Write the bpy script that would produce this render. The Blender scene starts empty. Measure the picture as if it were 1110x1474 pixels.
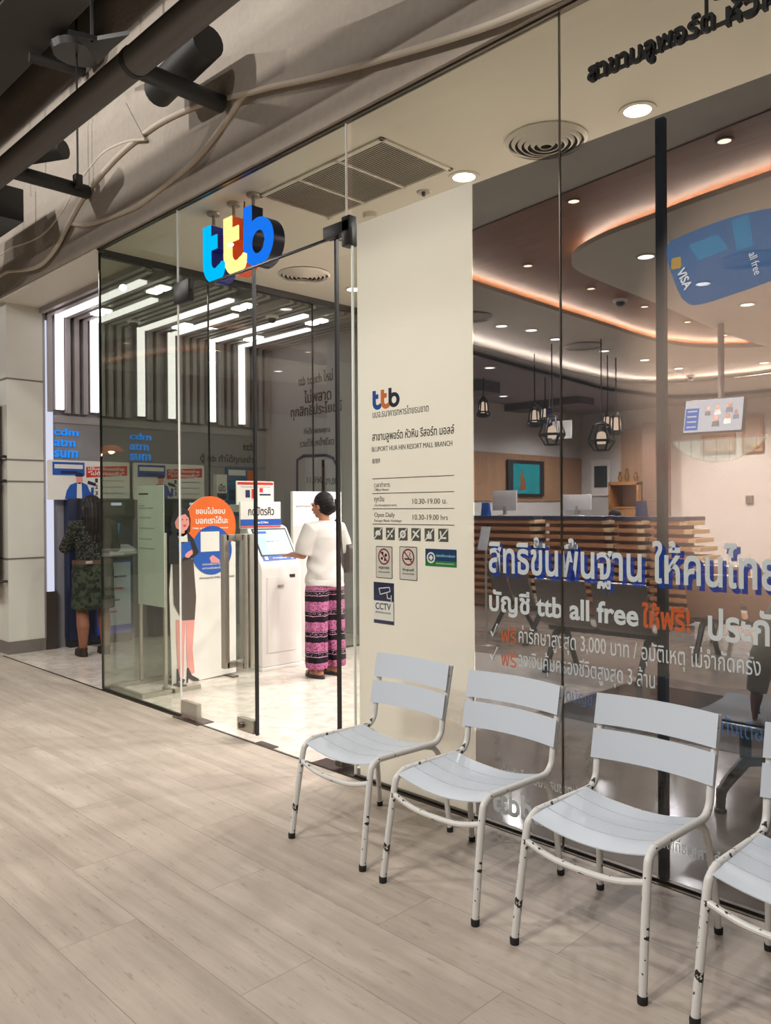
import bpy, bmesh, math, random
from mathutils import Vector, Matrix
from math import pi, sin, cos, radians
random.seed(7)
SC = bpy.context.scene
COL = SC.collection

# ---------------------------------------------------------------- camera, world, exposure
cam_d = bpy.data.cameras.new('camera'); cam = bpy.data.objects.new('camera', cam_d); COL.objects.link(cam)
YAW, PITCH, ROLL = radians(44.671), radians(-0.3387), radians(-0.3743)
fw = Vector((-cos(YAW)*cos(PITCH), sin(YAW)*cos(PITCH), sin(PITCH)))
rt = fw.cross(Vector((0, 0, 1))).normalized(); up = rt.cross(fw)
rt2 = cos(ROLL)*rt + sin(ROLL)*up; up2 = -sin(ROLL)*rt + cos(ROLL)*up
M3 = Matrix((rt2, up2, -fw)).transposed()
cam.matrix_world = Matrix.Translation((0, 0, 1.5)) @ M3.to_4x4()
cam_d.sensor_fit = 'VERTICAL'; cam_d.sensor_height = 36.0; cam_d.lens = 36.0*1156.2/1474.0
cam_d.clip_start = 0.05; cam_d.clip_end = 200
SC.camera = cam
SC.view_settings.view_transform = 'Standard'; SC.view_settings.look = 'None'
SC.view_settings.exposure = 0.0; SC.view_settings.gamma = 1.0
SC.cycles.max_bounces = 8; SC.cycles.transparent_max_bounces = 32; SC.cycles.diffuse_bounces = 4
SC.cycles.glossy_bounces = 4; SC.cycles.use_denoising = True; SC.cycles.sample_clamp_indirect = 4.0
SC.cycles.caustics_reflective = False; SC.cycles.caustics_refractive = False
W = bpy.data.worlds.new('world'); SC.world = W; W.use_nodes = True
W.node_tree.nodes['Background'].inputs[0].default_value = (0.9, 0.87, 0.82, 1)
W.node_tree.nodes['Background'].inputs[1].default_value = 0.12

MALL_K, BANK_K = .86, 4.2
def area(name, loc, tgt, size, power, color=(1, .95, .88), shape='DISK', sy=None, spread=None):
    l = bpy.data.lights.new(name, 'AREA'); l.shape = shape; l.size = size
    if sy: l.size_y = sy
    if spread: l.spread = spread
    l.energy = power; l.color = color
    o = bpy.data.objects.new(name, l); COL.objects.link(o); o.location = loc
    o.rotation_euler = (Vector(tgt)-Vector(loc)).to_track_quat('-Z', 'Y').to_euler()
    return o
def point(name, loc, power, color=(1, .93, .85), r=0.06):
    l = bpy.data.lights.new(name, 'POINT'); l.energy = power; l.color = color; l.shadow_soft_size = r
    o = bpy.data.objects.new(name, l); COL.objects.link(o); o.location = loc
    return o
def spot(name, loc, tgt, power, ang=110, color=(1, .93, .85), r=0.06):
    l = bpy.data.lights.new(name, 'SPOT'); l.energy = power; l.color = color; l.shadow_soft_size = r
    l.spot_size = radians(ang); l.spot_blend = 0.6
    o = bpy.data.objects.new(name, l); COL.objects.link(o); o.location = loc
    o.rotation_euler = (Vector(tgt)-Vector(loc)).to_track_quat('-Z', 'Y').to_euler()
    return o
# mall lamps: recessed spots in the concourse ceiling, behind and left of the viewer
MALL = [(-1.9, -3.2, 5.6, 420), (-0.9, -2.6, 5.4, 300), (-2.3, -2.4, 5.6, 330), (-5.4, -.6, 5.6, 440), (-7.6, -.2, 5.6, 330), (-1.7, -.6, 5.9, 210), (.9, -.6, 5.4, 170), (-10.5, -1.0, 5.6, 250), (-14.0, -1.0, 5.6, 250)]
for x, y, z, pw in MALL: spot('mall_spot', (x, y, z), (x-.1, y+2.2, 0), pw*MALL_K, 172, (1, .945, .88), .05)
# bank lamps behind the recessed rows
BANK = [(-2.6, 5.3, 3.50, 60), (-2.6, 6.9, 3.50, 60), (-1.2, 6.0, 3.5, 60), (-4.6, 6.8, 3.50, 70), (-4.5, 8.3, 3.50, 80), (-4.4, 9.6, 3.50, 80), (-5.9, 7.6, 3.4, 70), (-7.2, 9.8, 3.25, 90), (-7.2, 12.3, 3.25, 110), (-5.4, 11.2, 3.25, 110), (-5.4, 12.8, 3.25, 110), (-3.4, 12.0, 3.25, 110), (-2.2, 9.6, 3.4, 80)]
for x, y, z, pw in BANK: spot('bank_downlight', (x, y, z-.03), (x, y, 0), pw*BANK_K, 155, (1, .94, .90), .05)
spot('soffit_downlight', (-3.374, 4.077, 3.63), (-3.374, 3.9, 0), 150, 150, (1, .96, .9), .05)
spot('soffit_downlight', (-2.149, 4.079, 3.63), (-2.149, 3.9, 0), 150, 150, (1, .96, .9), .05)
for x, y in ((-5.87, 5.38), (-4.6, 4.6), (-5.5, 3.9)): spot('lobby_downlight', (x, y, 3.62), (x, y, 0), 32, 150, (1, .95, .9), .035)

# ---------------------------------------------------------------- materials
def lin(h):
    h = h.lstrip('#'); v = [int(h[i:i+2], 16)/255 for i in (0, 2, 4)]
    return tuple(c/12.92 if c <= .04045 else ((c+.055)/1.055)**2.4 for c in v)
class N:
    def __init__(s, name):
        s.m = bpy.data.materials.new(name); s.m.use_nodes = True; s.t = s.m.node_tree; s.t.nodes.clear()
        s.out = s.n('ShaderNodeOutputMaterial')
    def n(s, typ, ins=None, **kw):
        nd = s.t.nodes.new(typ)
        for k, v in kw.items(): setattr(nd, k, v)
        for k, v in (ins or {}).items():
            sk = nd.inputs[k]
            if isinstance(v, bpy.types.NodeSocket): s.t.links.new(v, sk)
            else:
                if isinstance(v, (tuple, list)) and len(v) == 3 and sk.type == 'RGBA': v = (*v, 1)
                sk.default_value = v
        return nd
    def math(s, op, a, b=None, c=None):
        d = {0: a}
        if b is not None: d[1] = b
        if c is not None: d[2] = c
        return s.n('ShaderNodeMath', d, operation=op).outputs[0]
    def mix(s, f, a, b, blend='MIX'):
        nd = s.n('ShaderNodeMix', {0: f, 6: a, 7: b}, data_type='RGBA', blend_type=blend); return nd.outputs[2]
    def done(s, sh): s.t.links.new(sh, s.out.inputs[0]); return s.m
    def pos(s): return s.n('ShaderNodeNewGeometry').outputs['Position']
    def xyz(s):
        q = s.n('ShaderNodeSeparateXYZ', {0: s.pos()}); return q.outputs
def P(name, col, rough=.5, metal=0, var=.08, scale=6.0, emit=0, spec=.5, bump=0, ecol=None, alpha=1):
    if isinstance(col, str): col = lin(col)
    b = N(name); tc = b.n('ShaderNodeTexCoord').outputs['Object']
    nz = b.n('ShaderNodeTexNoise', {'Vector': tc, 'Scale': scale, 'Detail': 4.0}).outputs[0]
    c = b.mix(nz, tuple(x*(1-var) for x in col), tuple(min(1, x*(1+var)) for x in col))
    ins = {'Base Color': c, 'Roughness': rough, 'Metallic': metal, 'Specular IOR Level': spec}
    if emit: ins['Emission Color'] = ecol or c; ins['Emission Strength'] = emit
    if bump: ins['Normal'] = b.n('ShaderNodeBump', {'Strength': bump, 'Height': nz}).outputs[0]
    s = b.n('ShaderNodeBsdfPrincipled', ins).outputs[0]
    if alpha < 1:
        s = b.n('ShaderNodeMixShader', {0: alpha, 1: b.n('ShaderNodeBsdfTransparent').outputs[0], 2: s}).outputs[0]
    return b.done(s)
def E_(name, col, strength):
    if isinstance(col, str): col = lin(col)
    b = N(name); return b.done(b.n('ShaderNodeEmission', {0: col, 1: strength}).outputs[0])
def glass_mat(name, tint, f0=.045, gain=1.0):
    b = N(name); g = b.n('ShaderNodeNewGeometry')
    d = b.n('ShaderNodeVectorMath', {0: g.outputs['Normal'], 1: g.outputs['Incoming']}, operation='DOT_PRODUCT').outputs['Value']
    c = b.math('SUBTRACT', 1.0, b.math('ABSOLUTE', d)); p5 = b.math('POWER', c, 5.0)
    F = b.math('MULTIPLY', b.math('MULTIPLY_ADD', p5, 1-f0, f0), gain)
    tr = b.n('ShaderNodeBsdfTransparent', {0: tint}).outputs[0]
    gl = b.n('ShaderNodeBsdfGlossy', {0: (1, 1, 1), 'Roughness': 0.0}).outputs[0]
    return b.done(b.n('ShaderNodeMixShader', {0: F, 1: tr, 2: gl}).outputs[0])
M = {}
M['glass'] = glass_mat('clear_glass', (.955, .975, .955))
M['glass_tint'] = glass_mat('greenish_glass', (.86, .89, .85), .05, 1.15)
M['glass_edge'] = P('glass_edge_dark', (.012, .018, .015), .15)
M['joint'] = P('silicone_joint', (.75, .75, .72), .3, emit=0)
M['white'] = P('white_paint', '#d9d3c6', .55, var=.02, scale=2)
M['soffit'] = P('soffit_paint', '#ddd8c8', .6, var=.02, scale=1.5)
M['offwhite'] = P('white_plastic', '#e6e2de', .35, var=.02)
M['paper'] = P('white_card', '#e8e4df', .5, var=.015)
M['steel'] = P('brushed_steel', '#b9b3a8', .38, .65, .1, 30)
M['darksteel'] = P('dark_steel', '#6b665e', .35, 1, .1, 30)
M['black'] = P('black_metal', (.012, .012, .013), .35)
M['blackplastic'] = P('black_plastic', (.02, .02, .023), .45)
M['navy'] = P('navy_plastic', (.012, .018, .05), .4)
M['rubber'] = P('black_rubber', (.012, .012, .012), .7)
M['concrete'] = None
M['duct'] = P('grey_painted_duct', '#57534e', .6, var=.12, scale=4)
M['duct_dark'] = P('dark_painted_pipe', '#2b2b2a', .6, var=.12, scale=5)
M['dark'] = P('dark_ceiling', (.02, .019, .018), .9)
M['darkpanel'] = P('dark_ceiling_panel', (.07, .067, .063), .8)
M['ink'] = P('dark_print', '#3a3836', .5)
M['inkblack'] = P('black_print', (.012, .012, .015), .6, spec=.2)
M['red'] = P('red_print', '#d0352c', .5)
M['blue'] = P('blue_print', '#1e56b0', .5)
M['blue2'] = P('bright_blue_panel', '#1b46c8', .4)
M['orange'] = P('orange_print', '#ea6a24', .5)
M['green'] = P('green_print', '#0e8a58', .5)
M['navyprint'] = P('navy_print', '#1b2450', .5)
M['skinprint'] = P('pink_skin_print', '#e79a94', .5)
M['teal'] = P('teal_screen', '#1f8d92', .3, emit=.35)
M['greyband'] = P('grey_sign_band', '#8d8b90', .4, var=.03)
M['wallgrey'] = P('lilac_grey_wall', '#a7a2a4', .45, var=.03, scale=2)
M['bankwall'] = P('bank_white_wall', '#cfcbc6', .55, var=.02, scale=2)
M['stone'] = P('pale_stone_panel', '#d6d4cb', .45, var=.06, scale=5)
M['stonebase'] = P('grey_brown_skirting', '#77706a', .5)
M['brownpost'] = P('brown_timber', '#5b3f2c', .6, var=.2, scale=12)
M['fin'] = P('silver_grey_fin', '#a39ea0', .4, var=.05)
M['led'] = E_('led_bar_white', (1.0, .88, .91), 2.1)
M['ledwarm'] = E_('cove_led', (1.0, .82, .66), 80.0)
M['ledpink'] = E_('cove_led_pink', (1.0, .82, .76), 75.0)
M['ledstrip'] = E_('edge_led', (.80, .82, 1.0), .85)
M['down'] = E_('downlight_lens', (1.0, .96, .9), 9.0)
M['downwarm'] = E_('small_spot_lens', (1.0, .85, .6), 7.0)
M['bulb'] = E_('warm_bulb', (1.0, .72, .5), 3.0)
M['gold'] = P('brass', '#c9973c', .25, 1)
M['goldwood'] = P('gold_brown_frame', '#a5713f', .45)
M['seatgrey'] = P('grey_brown_seat_shell', '#6f625a', .5)
M['skin'] = P('skin', '#a87459', .55, var=.06, scale=15)
M['skin2'] = P('tanned_skin', '#83543e', .55, var=.06, scale=15)
M['hair'] = P('black_hair', (.008, .006, .006), .55, var=.5, scale=40, spec=.2)
M['tee'] = P('white_cotton', '#bdb9b6', .85, var=.04, scale=9, bump=.3)
M['denim'] = P('dark_blue_denim', '#1d2b45', .8, var=.25, scale=20)
M['greenjacket'] = P('grey_green_cloth', '#5f6e6c', .8, var=.25, scale=12)

def mk_concrete():
    b = N('rough_concrete'); p = b.pos()
    n1 = b.n('ShaderNodeTexNoise', {'Vector': p, 'Scale': 2.2, 'Detail': 8.0, 'Roughness': .6}).outputs[0]
    n2 = b.n('ShaderNodeTexNoise', {'Vector': p, 'Scale': 22.0, 'Detail': 5.0}).outputs[0]
    c = b.mix(n1, lin('#9c948b'), lin('#b5aca2')); c = b.mix(.35, c, b.mix(n2, lin('#7d7368'), lin('#b0a598')))
    bp = b.n('ShaderNodeBump', {'Strength': .35, 'Distance': .02, 'Height': n2}).outputs[0]
    return b.done(b.n('ShaderNodeBsdfPrincipled', {'Base Color': c, 'Roughness': .85, 'Normal': bp}).outputs[0])
M['concrete'] = mk_concrete()
M['lip'] = P('lit_concrete_lip', '#c2b8aa', .7, var=.06)  # paler than the concrete: light caught on the rounded lips, put into colour
def mk_floor():
    b = N('travertine_plank_floor'); x, y, z = b.xyz()
    v = b.n('ShaderNodeCombineXYZ', {0: b.math('ADD', x, .29), 1: b.math('ADD', y, -.237), 2: 0.0}).outputs[0]
    br = b.n('ShaderNodeTexBrick', {'Vector': v, 'Color1': (0, 0, 0), 'Color2': (1, 1, 1), 'Mortar': (.5, .5, .5), 'Scale': 1.0, 'Mortar Size': .0016,
             'Mortar Smooth': .2, 'Bias': 0.0, 'Brick Width': 1.22, 'Row Height': .2925}, offset=.46, offset_frequency=2)
    tone = br.outputs[0]; mort = br.outputs[1]
    sh = b.math('MULTIPLY', tone, 7.3)
    sv = b.n('ShaderNodeCombineXYZ', {0: b.math('MULTIPLY', x, .55), 1: b.math('ADD', b.math('MULTIPLY', y, 9.0), sh), 2: sh}).outputs[0]
    st = b.n('ShaderNodeTexNoise', {'Vector': sv, 'Scale': 1.6, 'Detail': 7.0, 'Roughness': .62}).outputs[0]
    sv2 = b.n('ShaderNodeCombineXYZ', {0: b.math('MULTIPLY', x, 4.0), 1: b.math('MULTIPLY', y, 22.0), 2: 0.0}).outputs[0]
    pit = b.n('ShaderNodeTexNoise', {'Vector': sv2, 'Scale': 2.0, 'Detail': 4.0, 'Roughness': .7}).outputs[0]
    r = b.n('ShaderNodeMapRange', {0: st, 1: .3, 2: .7, 3: 0.0, 4: 1.0}).outputs[0]
    c = b.mix(r, lin('#9c8f83'), lin('#beb1a4'))
    c = b.mix(b.math('MULTIPLY', tone, .45), c, b.mix(r, lin('#b0a396'), lin('#cabfb3')))
    mo = b.n('ShaderNodeTexNoise', {'Vector': b.pos(), 'Scale': 3.4, 'Detail': 6.0, 'Roughness': .6}).outputs[0]
    c = b.mix(b.n('ShaderNodeMapRange', {0: mo, 1: .42, 2: .66, 3: 0.0, 4: .40}).outputs[0], c, lin('#a2968b'))
    pr = b.n('ShaderNodeMapRange', {0: pit, 1: .58, 2: .70, 3: 0.0, 4: .6}).outputs[0]
    c = b.mix(pr, c, lin('#897a6b')); c = b.mix(b.math('MULTIPLY', mort, .55), c, lin('#6d6156'))
    bp = b.n('ShaderNodeBump', {'Strength': .15, 'Distance': .004, 'Height': b.math('SUBTRACT', st, mort)}).outputs[0]
    return b.done(b.n('ShaderNodeBsdfPrincipled', {'Base Color': c, 'Roughness': b.math('MULTIPLY_ADD', st, .2, .36), 'Normal': bp, 'Specular IOR Level': .4}).outputs[0])
M['mallfloor'] = mk_floor()
def mk_tile(name, c1, c2, size, rough):
    b = N(name); x, y, z = b.xyz()
    v = b.n('ShaderNodeCombineXYZ', {0: b.math('ADD', x, .1), 1: b.math('ADD', y, .28), 2: 0.0}).outputs[0]
    br = b.n('ShaderNodeTexBrick', {'Vector': v, 'Color1': (0, 0, 0), 'Color2': (1, 1, 1), 'Mortar': (.5, .5, .5), 'Scale': 1.0, 'Mortar Size': .0018,
             'Brick Width': size, 'Row Height': size}, offset=0.0)
    n1 = b.n('ShaderNodeTexNoise', {'Vector': b.pos(), 'Scale': 9.0, 'Detail': 8.0, 'Roughness': .65, 'Distortion': .6}).outputs[0]
    r = b.n('ShaderNodeMapRange', {0: n1, 1: .38, 2: .6, 3: 0.0, 4: 1.0}).outputs[0]
    c = b.mix(r, c1, c2); c = b.mix(b.math('MULTIPLY', br.outputs[1], .5), c, tuple(q*.45 for q in c1))
    return b.done(b.n('ShaderNodeBsdfPrincipled', {'Base Color': c, 'Roughness': rough}).outputs[0])
M['marble'] = mk_tile('beige_marble_tile', lin('#c6bbb0'), lin('#dcd3ca'), 0.8, .16)
M['banktile'] = mk_tile('grey_beige_tile', lin('#857a70'), lin('#9d9288'), 0.6, .14)
M['banktile_dark'] = mk_tile('dark_grey_tile', lin('#4c4845'), lin('#5b5652'), 0.6, .12)
def mk_wood(name, c1, c2, ax, sc=1.0, rough=.45):
    b = N(name); x, y, z = b.xyz(); o = [x, y, z]
    f = [14.0*sc]*3; f[ax] = .8*sc
    v = b.n('ShaderNodeCombineXYZ', {i: b.math('MULTIPLY', o[i], f[i]) for i in range(3)}).outputs[0]
    n1 = b.n('ShaderNodeTexNoise', {'Vector': v, 'Scale': 1.5, 'Detail': 6.0, 'Roughness': .6, 'Distortion': .4}).outputs[0]
    r = b.n('ShaderNodeMapRange', {0: n1, 1: .3, 2: .7, 3: 0.0, 4: 1.0}).outputs[0]
    return b.done(b.n('ShaderNodeBsdfPrincipled', {'Base Color': b.mix(r, lin(c1), lin(c2)), 'Roughness': rough}).outputs[0])
M['woodceil'] = mk_wood('red_brown_wood_ceiling', '#784a2e', '#9c6b48', 0)
M['woodwall'] = mk_wood('light_brown_wood_panel', '#9a7456', '#b58e6c', 2)
M['woodslat'] = mk_wood('warm_wood_slat', '#a06a44', '#c08a5e', 0)
M['woodend'] = P('pale_wood_edge', '#d9b98c', .5)
def mk_paintchip():
    b = N('chipped_white_paint'); tc = b.n('ShaderNodeTexCoord').outputs['Object']
    n1 = b.n('ShaderNodeTexNoise', {'Vector': tc, 'Scale': 38.0, 'Detail': 3.0, 'Roughness': .55}).outputs[0]
    n2 = b.n('ShaderNodeTexNoise', {'Vector': tc, 'Scale': 7.0, 'Detail': 1.0}).outputs[0]
    q = b.math('ADD', n1, b.math('MULTIPLY', n2, .45))
    k = b.n('ShaderNodeMapRange', {0: q, 1: .885, 2: .90, 3: 0.0, 4: 1.0}).outputs[0]
    c = b.mix(k, lin('#d9d8d5'), (.02, .018, .016))
    return b.done(b.n('ShaderNodeBsdfPrincipled', {'Base Color': c, 'Roughness': .38}).outputs[0])
M['chair'] = mk_paintchip()
M['slat'] = P('white_lacquer_sheet', '#c8d0da', .36, var=.02, scale=3)

# ---------------------------------------------------------------- mesh helpers
class MB:
    def __init__(s): s.v = []; s.f = []; s.mi = []; s.mats = []; s.cur = 0
    def use(s, m):
        if m not in s.mats: s.mats.append(m)
        s.cur = s.mats.index(m); return s
    def add(s, vs, fs):
        o = len(s.v); s.v += [tuple(v) for v in vs]
        for f in fs: s.f.append(tuple(i+o for i in f)); s.mi.append(s.cur)
        return s
    def box(s, a, b):
        x0, y0, z0 = [min(p, q) for p, q in zip(a, b)]; x1, y1, z1 = [max(p, q) for p, q in zip(a, b)]
        return s.add([(x0, y0, z0), (x1, y0, z0), (x1, y1, z0), (x0, y1, z0), (x0, y0, z1), (x1, y0, z1), (x1, y1, z1), (x0, y1, z1)],
                     [(0, 3, 2, 1), (4, 5, 6, 7), (0, 1, 5, 4), (1, 2, 6, 5), (2, 3, 7, 6), (3, 0, 4, 7)])
    def obox(s, c, u, v, w, du, dv, dw):
        c = Vector(c); u = Vector(u).normalized(); v = Vector(v).normalized(); w = Vector(w).normalized(); p = []
        for k in (-1, 1):
            for i, j in ((-1, -1), (1, -1), (1, 1), (-1, 1)): p.append(c+u*i*du/2+v*j*dv/2+w*k*dw/2)
        return s.add(p, [(0, 3, 2, 1), (4, 5, 6, 7), (0, 1, 5, 4), (1, 2, 6, 5), (2, 3, 7, 6), (3, 0, 4, 7)])
    def tube(s, pts, r, n=10, cap=True):
        pts = [Vector(p) for p in pts]; m = len(pts); rs = r if isinstance(r, (list, tuple)) else [r]*m
        rings = []; ref = None
        for i, p in enumerate(pts):
            t = ((pts[min(i+1, m-1)]-p).normalized()+(p-pts[max(i-1, 0)]).normalized())
            t = t.normalized() if t.length > 1e-6 else Vector((0, 0, 1))
            if ref is None: ref = Vector((0, 0, 1)) if abs(t.z) < .9 else Vector((1, 0, 0))
            a = (ref-t*ref.dot(t)).normalized(); b = t.cross(a); ref = a
            rings.append([p+(a*cos(2*pi*k/n)+b*sin(2*pi*k/n))*rs[i] for k in range(n)])
        vs = [q for g in rings for q in g]; fs = []
        for i in range(m-1):
            for k in range(n): fs.append((i*n+k, i*n+(k+1) % n, (i+1)*n+(k+1) % n, (i+1)*n+k))
        if cap: fs.append(tuple(range(n-1, -1, -1))); fs.append(tuple((m-1)*n+k for k in range(n)))
        return s.add(vs, fs)
    def prism(s, pts, O, U, V, t):
        """polygon pts (u,v) in the plane O+u*U+v*V, thickness t along U x V"""
        O = Vector(O); U = Vector(U); V = Vector(V); w = U.cross(V).normalized()*t; n = len(pts)
        vs = [O+U*p[0]+V*p[1] for p in pts]; vs += [q+w for q in vs]
        ar = sum(pts[i][0]*pts[(i+1) % n][1]-pts[(i+1) % n][0]*pts[i][1] for i in range(n))
        if ar*t > 0: fs = [tuple(range(n-1, -1, -1)), tuple(range(n, 2*n))]; sd = [(i, (i+1) % n, (i+1) % n+n, i+n) for i in range(n)]
        else: fs = [tuple(range(n)), tuple(range(2*n-1, n-1, -1))]; sd = [((i+1) % n, i, i+n, (i+1) % n+n) for i in range(n)]
        return s.add(vs, fs+sd)
    def lathe(s, prof, c, n=24, axis='z'):
        c = Vector(c); vs = []; fs = []; m = len(prof)
        for r, h in prof:
            for k in range(n):
                a = 2*pi*k/n; d = (cos(a)*r, sin(a)*r, h) if axis == 'z' else ((cos(a)*r, h, sin(a)*r) if axis == 'y' else (h, cos(a)*r, sin(a)*r))
                vs.append(c+Vector(d))
        for i in range(m-1):
            for k in range(n): fs.append((i*n+k, i*n+(k+1) % n, (i+1)*n+(k+1) % n, (i+1)*n+k))
        fs.append(tuple(range(n-1, -1, -1))); fs.append(tuple((m-1)*n+k for k in range(n)))
        return s.add(vs, fs)
    def ell(s, c, r, rot=None, n=20, m=12):
        vs = []; fs = []; c = Vector(c)
        r = (r, r, r) if not isinstance(r, (tuple, list)) else r
        for i in range(m+1):
            th = pi*i/m
            for k in range(n):
                p = Vector((r[0]*sin(th)*cos(2*pi*k/n), r[1]*sin(th)*sin(2*pi*k/n), r[2]*cos(th)))
                if rot is not None: p = rot @ p
                vs.append(c+p)
        for i in range(m):
            for k in range(n): fs.append((i*n+k, (i+1)*n+k, (i+1)*n+(k+1) % n, i*n+(k+1) % n))
        return s.add(vs, fs)
    def cap(s, a, b, ra, rb, n=16):
        s.tube([a, b], [ra, rb], n); s.ell(a, ra, n=n, m=10); s.ell(b, rb, n=n, m=10); return s
    def loft(s, rings):
        n = len(rings[0]); vs = [p for g in rings for p in g]; fs = []
        for i in range(len(rings)-1):
            for k in range(n): fs.append((i*n+k, i*n+(k+1) % n, (i+1)*n+(k+1) % n, (i+1)*n+k))
        fs.append(tuple(range(n-1, -1, -1))); fs.append(tuple((len(rings)-1)*n+k for k in range(n)))
        return s.add(vs, fs)
    def build(s, name, mat=None, parent=None, smooth=35, bevel=0, weld=False, origin=True):
        me = bpy.data.meshes.new(name)
        vs = s.v; off = Vector((0, 0, 0))
        if parent is None and origin and vs:
            xs, ys, zs = zip(*vs); off = Vector(((min(xs)+max(xs))/2, (min(ys)+max(ys))/2, min(zs)))
            vs = [(x-off.x, y-off.y, z-off.z) for x, y, z in vs]
        me.from_pydata(vs, [], s.f)
        if s.mats:
            for m in s.mats: me.materials.append(m)
            me.polygons.foreach_set('material_index', s.mi)
        elif mat: me.materials.append(mat)
        bm = bmesh.new(); bm.from_mesh(me)
        if weld: bmesh.ops.remove_doubles(bm, verts=bm.verts, dist=1e-5)
        bmesh.ops.recalc_face_normals(bm, faces=bm.faces)
        if bevel:
            ed = [e for e in bm.edges if len(e.link_faces) == 2 and e.calc_face_angle(0) > radians(40)]
            bmesh.ops.bevel(bm, geom=ed, offset=bevel, segments=2, affect='EDGES', profile=.6, clamp_overlap=True)
        bm.to_mesh(me); bm.free()
        if smooth:
            for p in me.polygons: p.use_smooth = True
            me.set_sharp_from_angle(angle=radians(smooth))
        o = bpy.data.objects.new(name, me); COL.objects.link(o); o.location = off
        if parent is not None: attach(o, parent)
        return o
def attach(o, parent):
    """child keeps its world placement"""
    o.parent = parent; o.matrix_parent_inverse = WM(parent).inverted()
def WM(o):
    m = Matrix.LocRotScale(o.location, o.rotation_euler, o.scale)
    return (WM(o.parent) @ o.matrix_parent_inverse @ m) if o.parent else m
def tag(o, label=None, cat=None, group=None, kind=None):
    if label: o['label'] = label
    if cat: o['category'] = cat
    if group: o['group'] = group
    if kind: o['kind'] = kind
    return o
def thing(name, loc, label, cat, group=None, rz=0):
    o = bpy.data.objects.new(name, None); COL.objects.link(o); o.location = loc; o.rotation_euler = (0, 0, rz)
    o.empty_display_size = .1
    return tag(o, label, cat, group)
def struct(o, label=None): return tag(o, label, None, None, 'structure')
def copy_tree(o, parent=None):
    c = o.copy(); COL.objects.link(c)
    if parent is not None: c.parent = parent
    for ch in list(o.children): copy_tree(ch, c)
    return c
def remesh(mb, name, mat, parent, voxel=.008, smooth=6, fac=.5, carve=None):
    me = bpy.data.meshes.new('tmp'); me.from_pydata(mb.v, [], mb.f)
    bm = bmesh.new(); bm.from_mesh(me); bmesh.ops.recalc_face_normals(bm, faces=bm.faces); bm.to_mesh(me); bm.free()
    o = bpy.data.objects.new('tmp', me); COL.objects.link(o)
    r = o.modifiers.new('r', 'REMESH'); r.mode = 'VOXEL'; r.voxel_size = voxel
    if smooth: q = o.modifiers.new('s', 'SMOOTH'); q.iterations = smooth; q.factor = fac
    dg = bpy.context.evaluated_depsgraph_get(); m2 = bpy.data.meshes.new_from_object(o.evaluated_get(dg))
    bpy.data.objects.remove(o); bpy.data.meshes.remove(me)
    m2.name = name; m2.materials.clear(); m2.materials.append(mat)
    for p in m2.polygons: p.use_smooth = True
    ob = bpy.data.objects.new(name, m2); COL.objects.link(ob)
    if parent is not None: ob.parent = parent
    return ob
def text(s, O, U, V, name, mat, parent=None, w=None, h=None, bold=0.0, depth=.002, align='L', size=None, shear=0):
    """lettering fitted to width w and/or height h, lower-left corner at O, along U, up V; merges to a mesh"""
    cu = bpy.data.curves.new('t', 'FONT'); cu.body = s; cu.size = 1.0; cu.offset = bold; cu.resolution_u = 3
    if shear: cu.shear = shear
    o = bpy.data.objects.new('t', cu); COL.objects.link(o)
    dg = bpy.context.evaluated_depsgraph_get(); me = bpy.data.meshes.new_from_object(o.evaluated_get(dg))
    bpy.data.objects.remove(o); bpy.data.curves.remove(cu)
    xs = [v.co.x for v in me.vertices]; ys = [v.co.y for v in me.vertices]
    x0, x1, y0, y1 = min(xs), max(xs), min(ys), max(ys)
    sy = sx = size
    if w is not None: sx = w/(x1-x0)
    if h is not None: sy = h/(y1-y0)
    if sx is None: sx = sy
    if sy is None: sy = sx
    O = Vector(O); U = Vector(U).normalized(); V = Vector(V).normalized(); Wn = U.cross(V)
    dx = x0 if align == 'L' else ((x0+x1)/2 if align == 'C' else x1)
    vs = [O+U*((v.co.x-dx)*sx)+V*((v.co.y-(y0 if size is None else 0))*sy) for v in me.vertices]
    fs = [tuple(p.vertices) for p in me.polygons]
    mb = MB(); n = len(vs)
    ec = {}
    for f in fs:
        for i in range(len(f)):
            e = (f[i], f[(i+1) % len(f)]); k = tuple(sorted(e)); ec.setdefault(k, []).append(e)
    side = [(l[0][1], l[0][0], l[0][0]+n, l[0][1]+n) for l in ec.values() if len(l) == 1]
    mb.add(vs+[v+Wn*depth for v in vs], [tuple(reversed(f)) for f in fs]+[tuple(i+n for i in f) for f in fs]+side)
    bpy.data.meshes.remove(me)
    return mb.build(name, mat, parent, smooth=0)
def ring(cx, cz, rx, rz, n=40, a0=0, a1=2*pi): return [(cx+rx*cos(a0+(a1-a0)*k/n), cz+rz*sin(a0+(a1-a0)*k/n)) for k in range(n+(0 if abs(a1-a0-2*pi) < 1e-6 else 1))]
def bez(pts, n=8):
    """Catmull-Rom through the points"""
    out = []; P_ = [Vector(p) for p in pts]
    for i in range(len(P_)-1):
        a = P_[max(i-1, 0)]; b = P_[i]; c = P_[i+1]; d = P_[min(i+2, len(P_)-1)]
        for k in range(n):
            t = k/n
            out.append(.5*((2*b)+(c-a)*t+(2*a-5*b+4*c-d)*t*t+(3*b-a-3*c+d)*t**3))
    out.append(P_[-1]); return out
def rrect(x0, z0, x1, z1, r, n=5):
    o = []
    for cx, cz, a in ((x1-r, z1-r, 0), (x0+r, z1-r, pi/2), (x0+r, z0+r, pi), (x1-r, z0+r, 1.5*pi)):
        o += [(cx+r*cos(a+pi/2*k/n), cz+r*sin(a+pi/2*k/n)) for k in range(n+1)]
    return o
FX, FZ = (1, 0, 0), (0, 0, 1)         # planes that face the concourse
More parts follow.
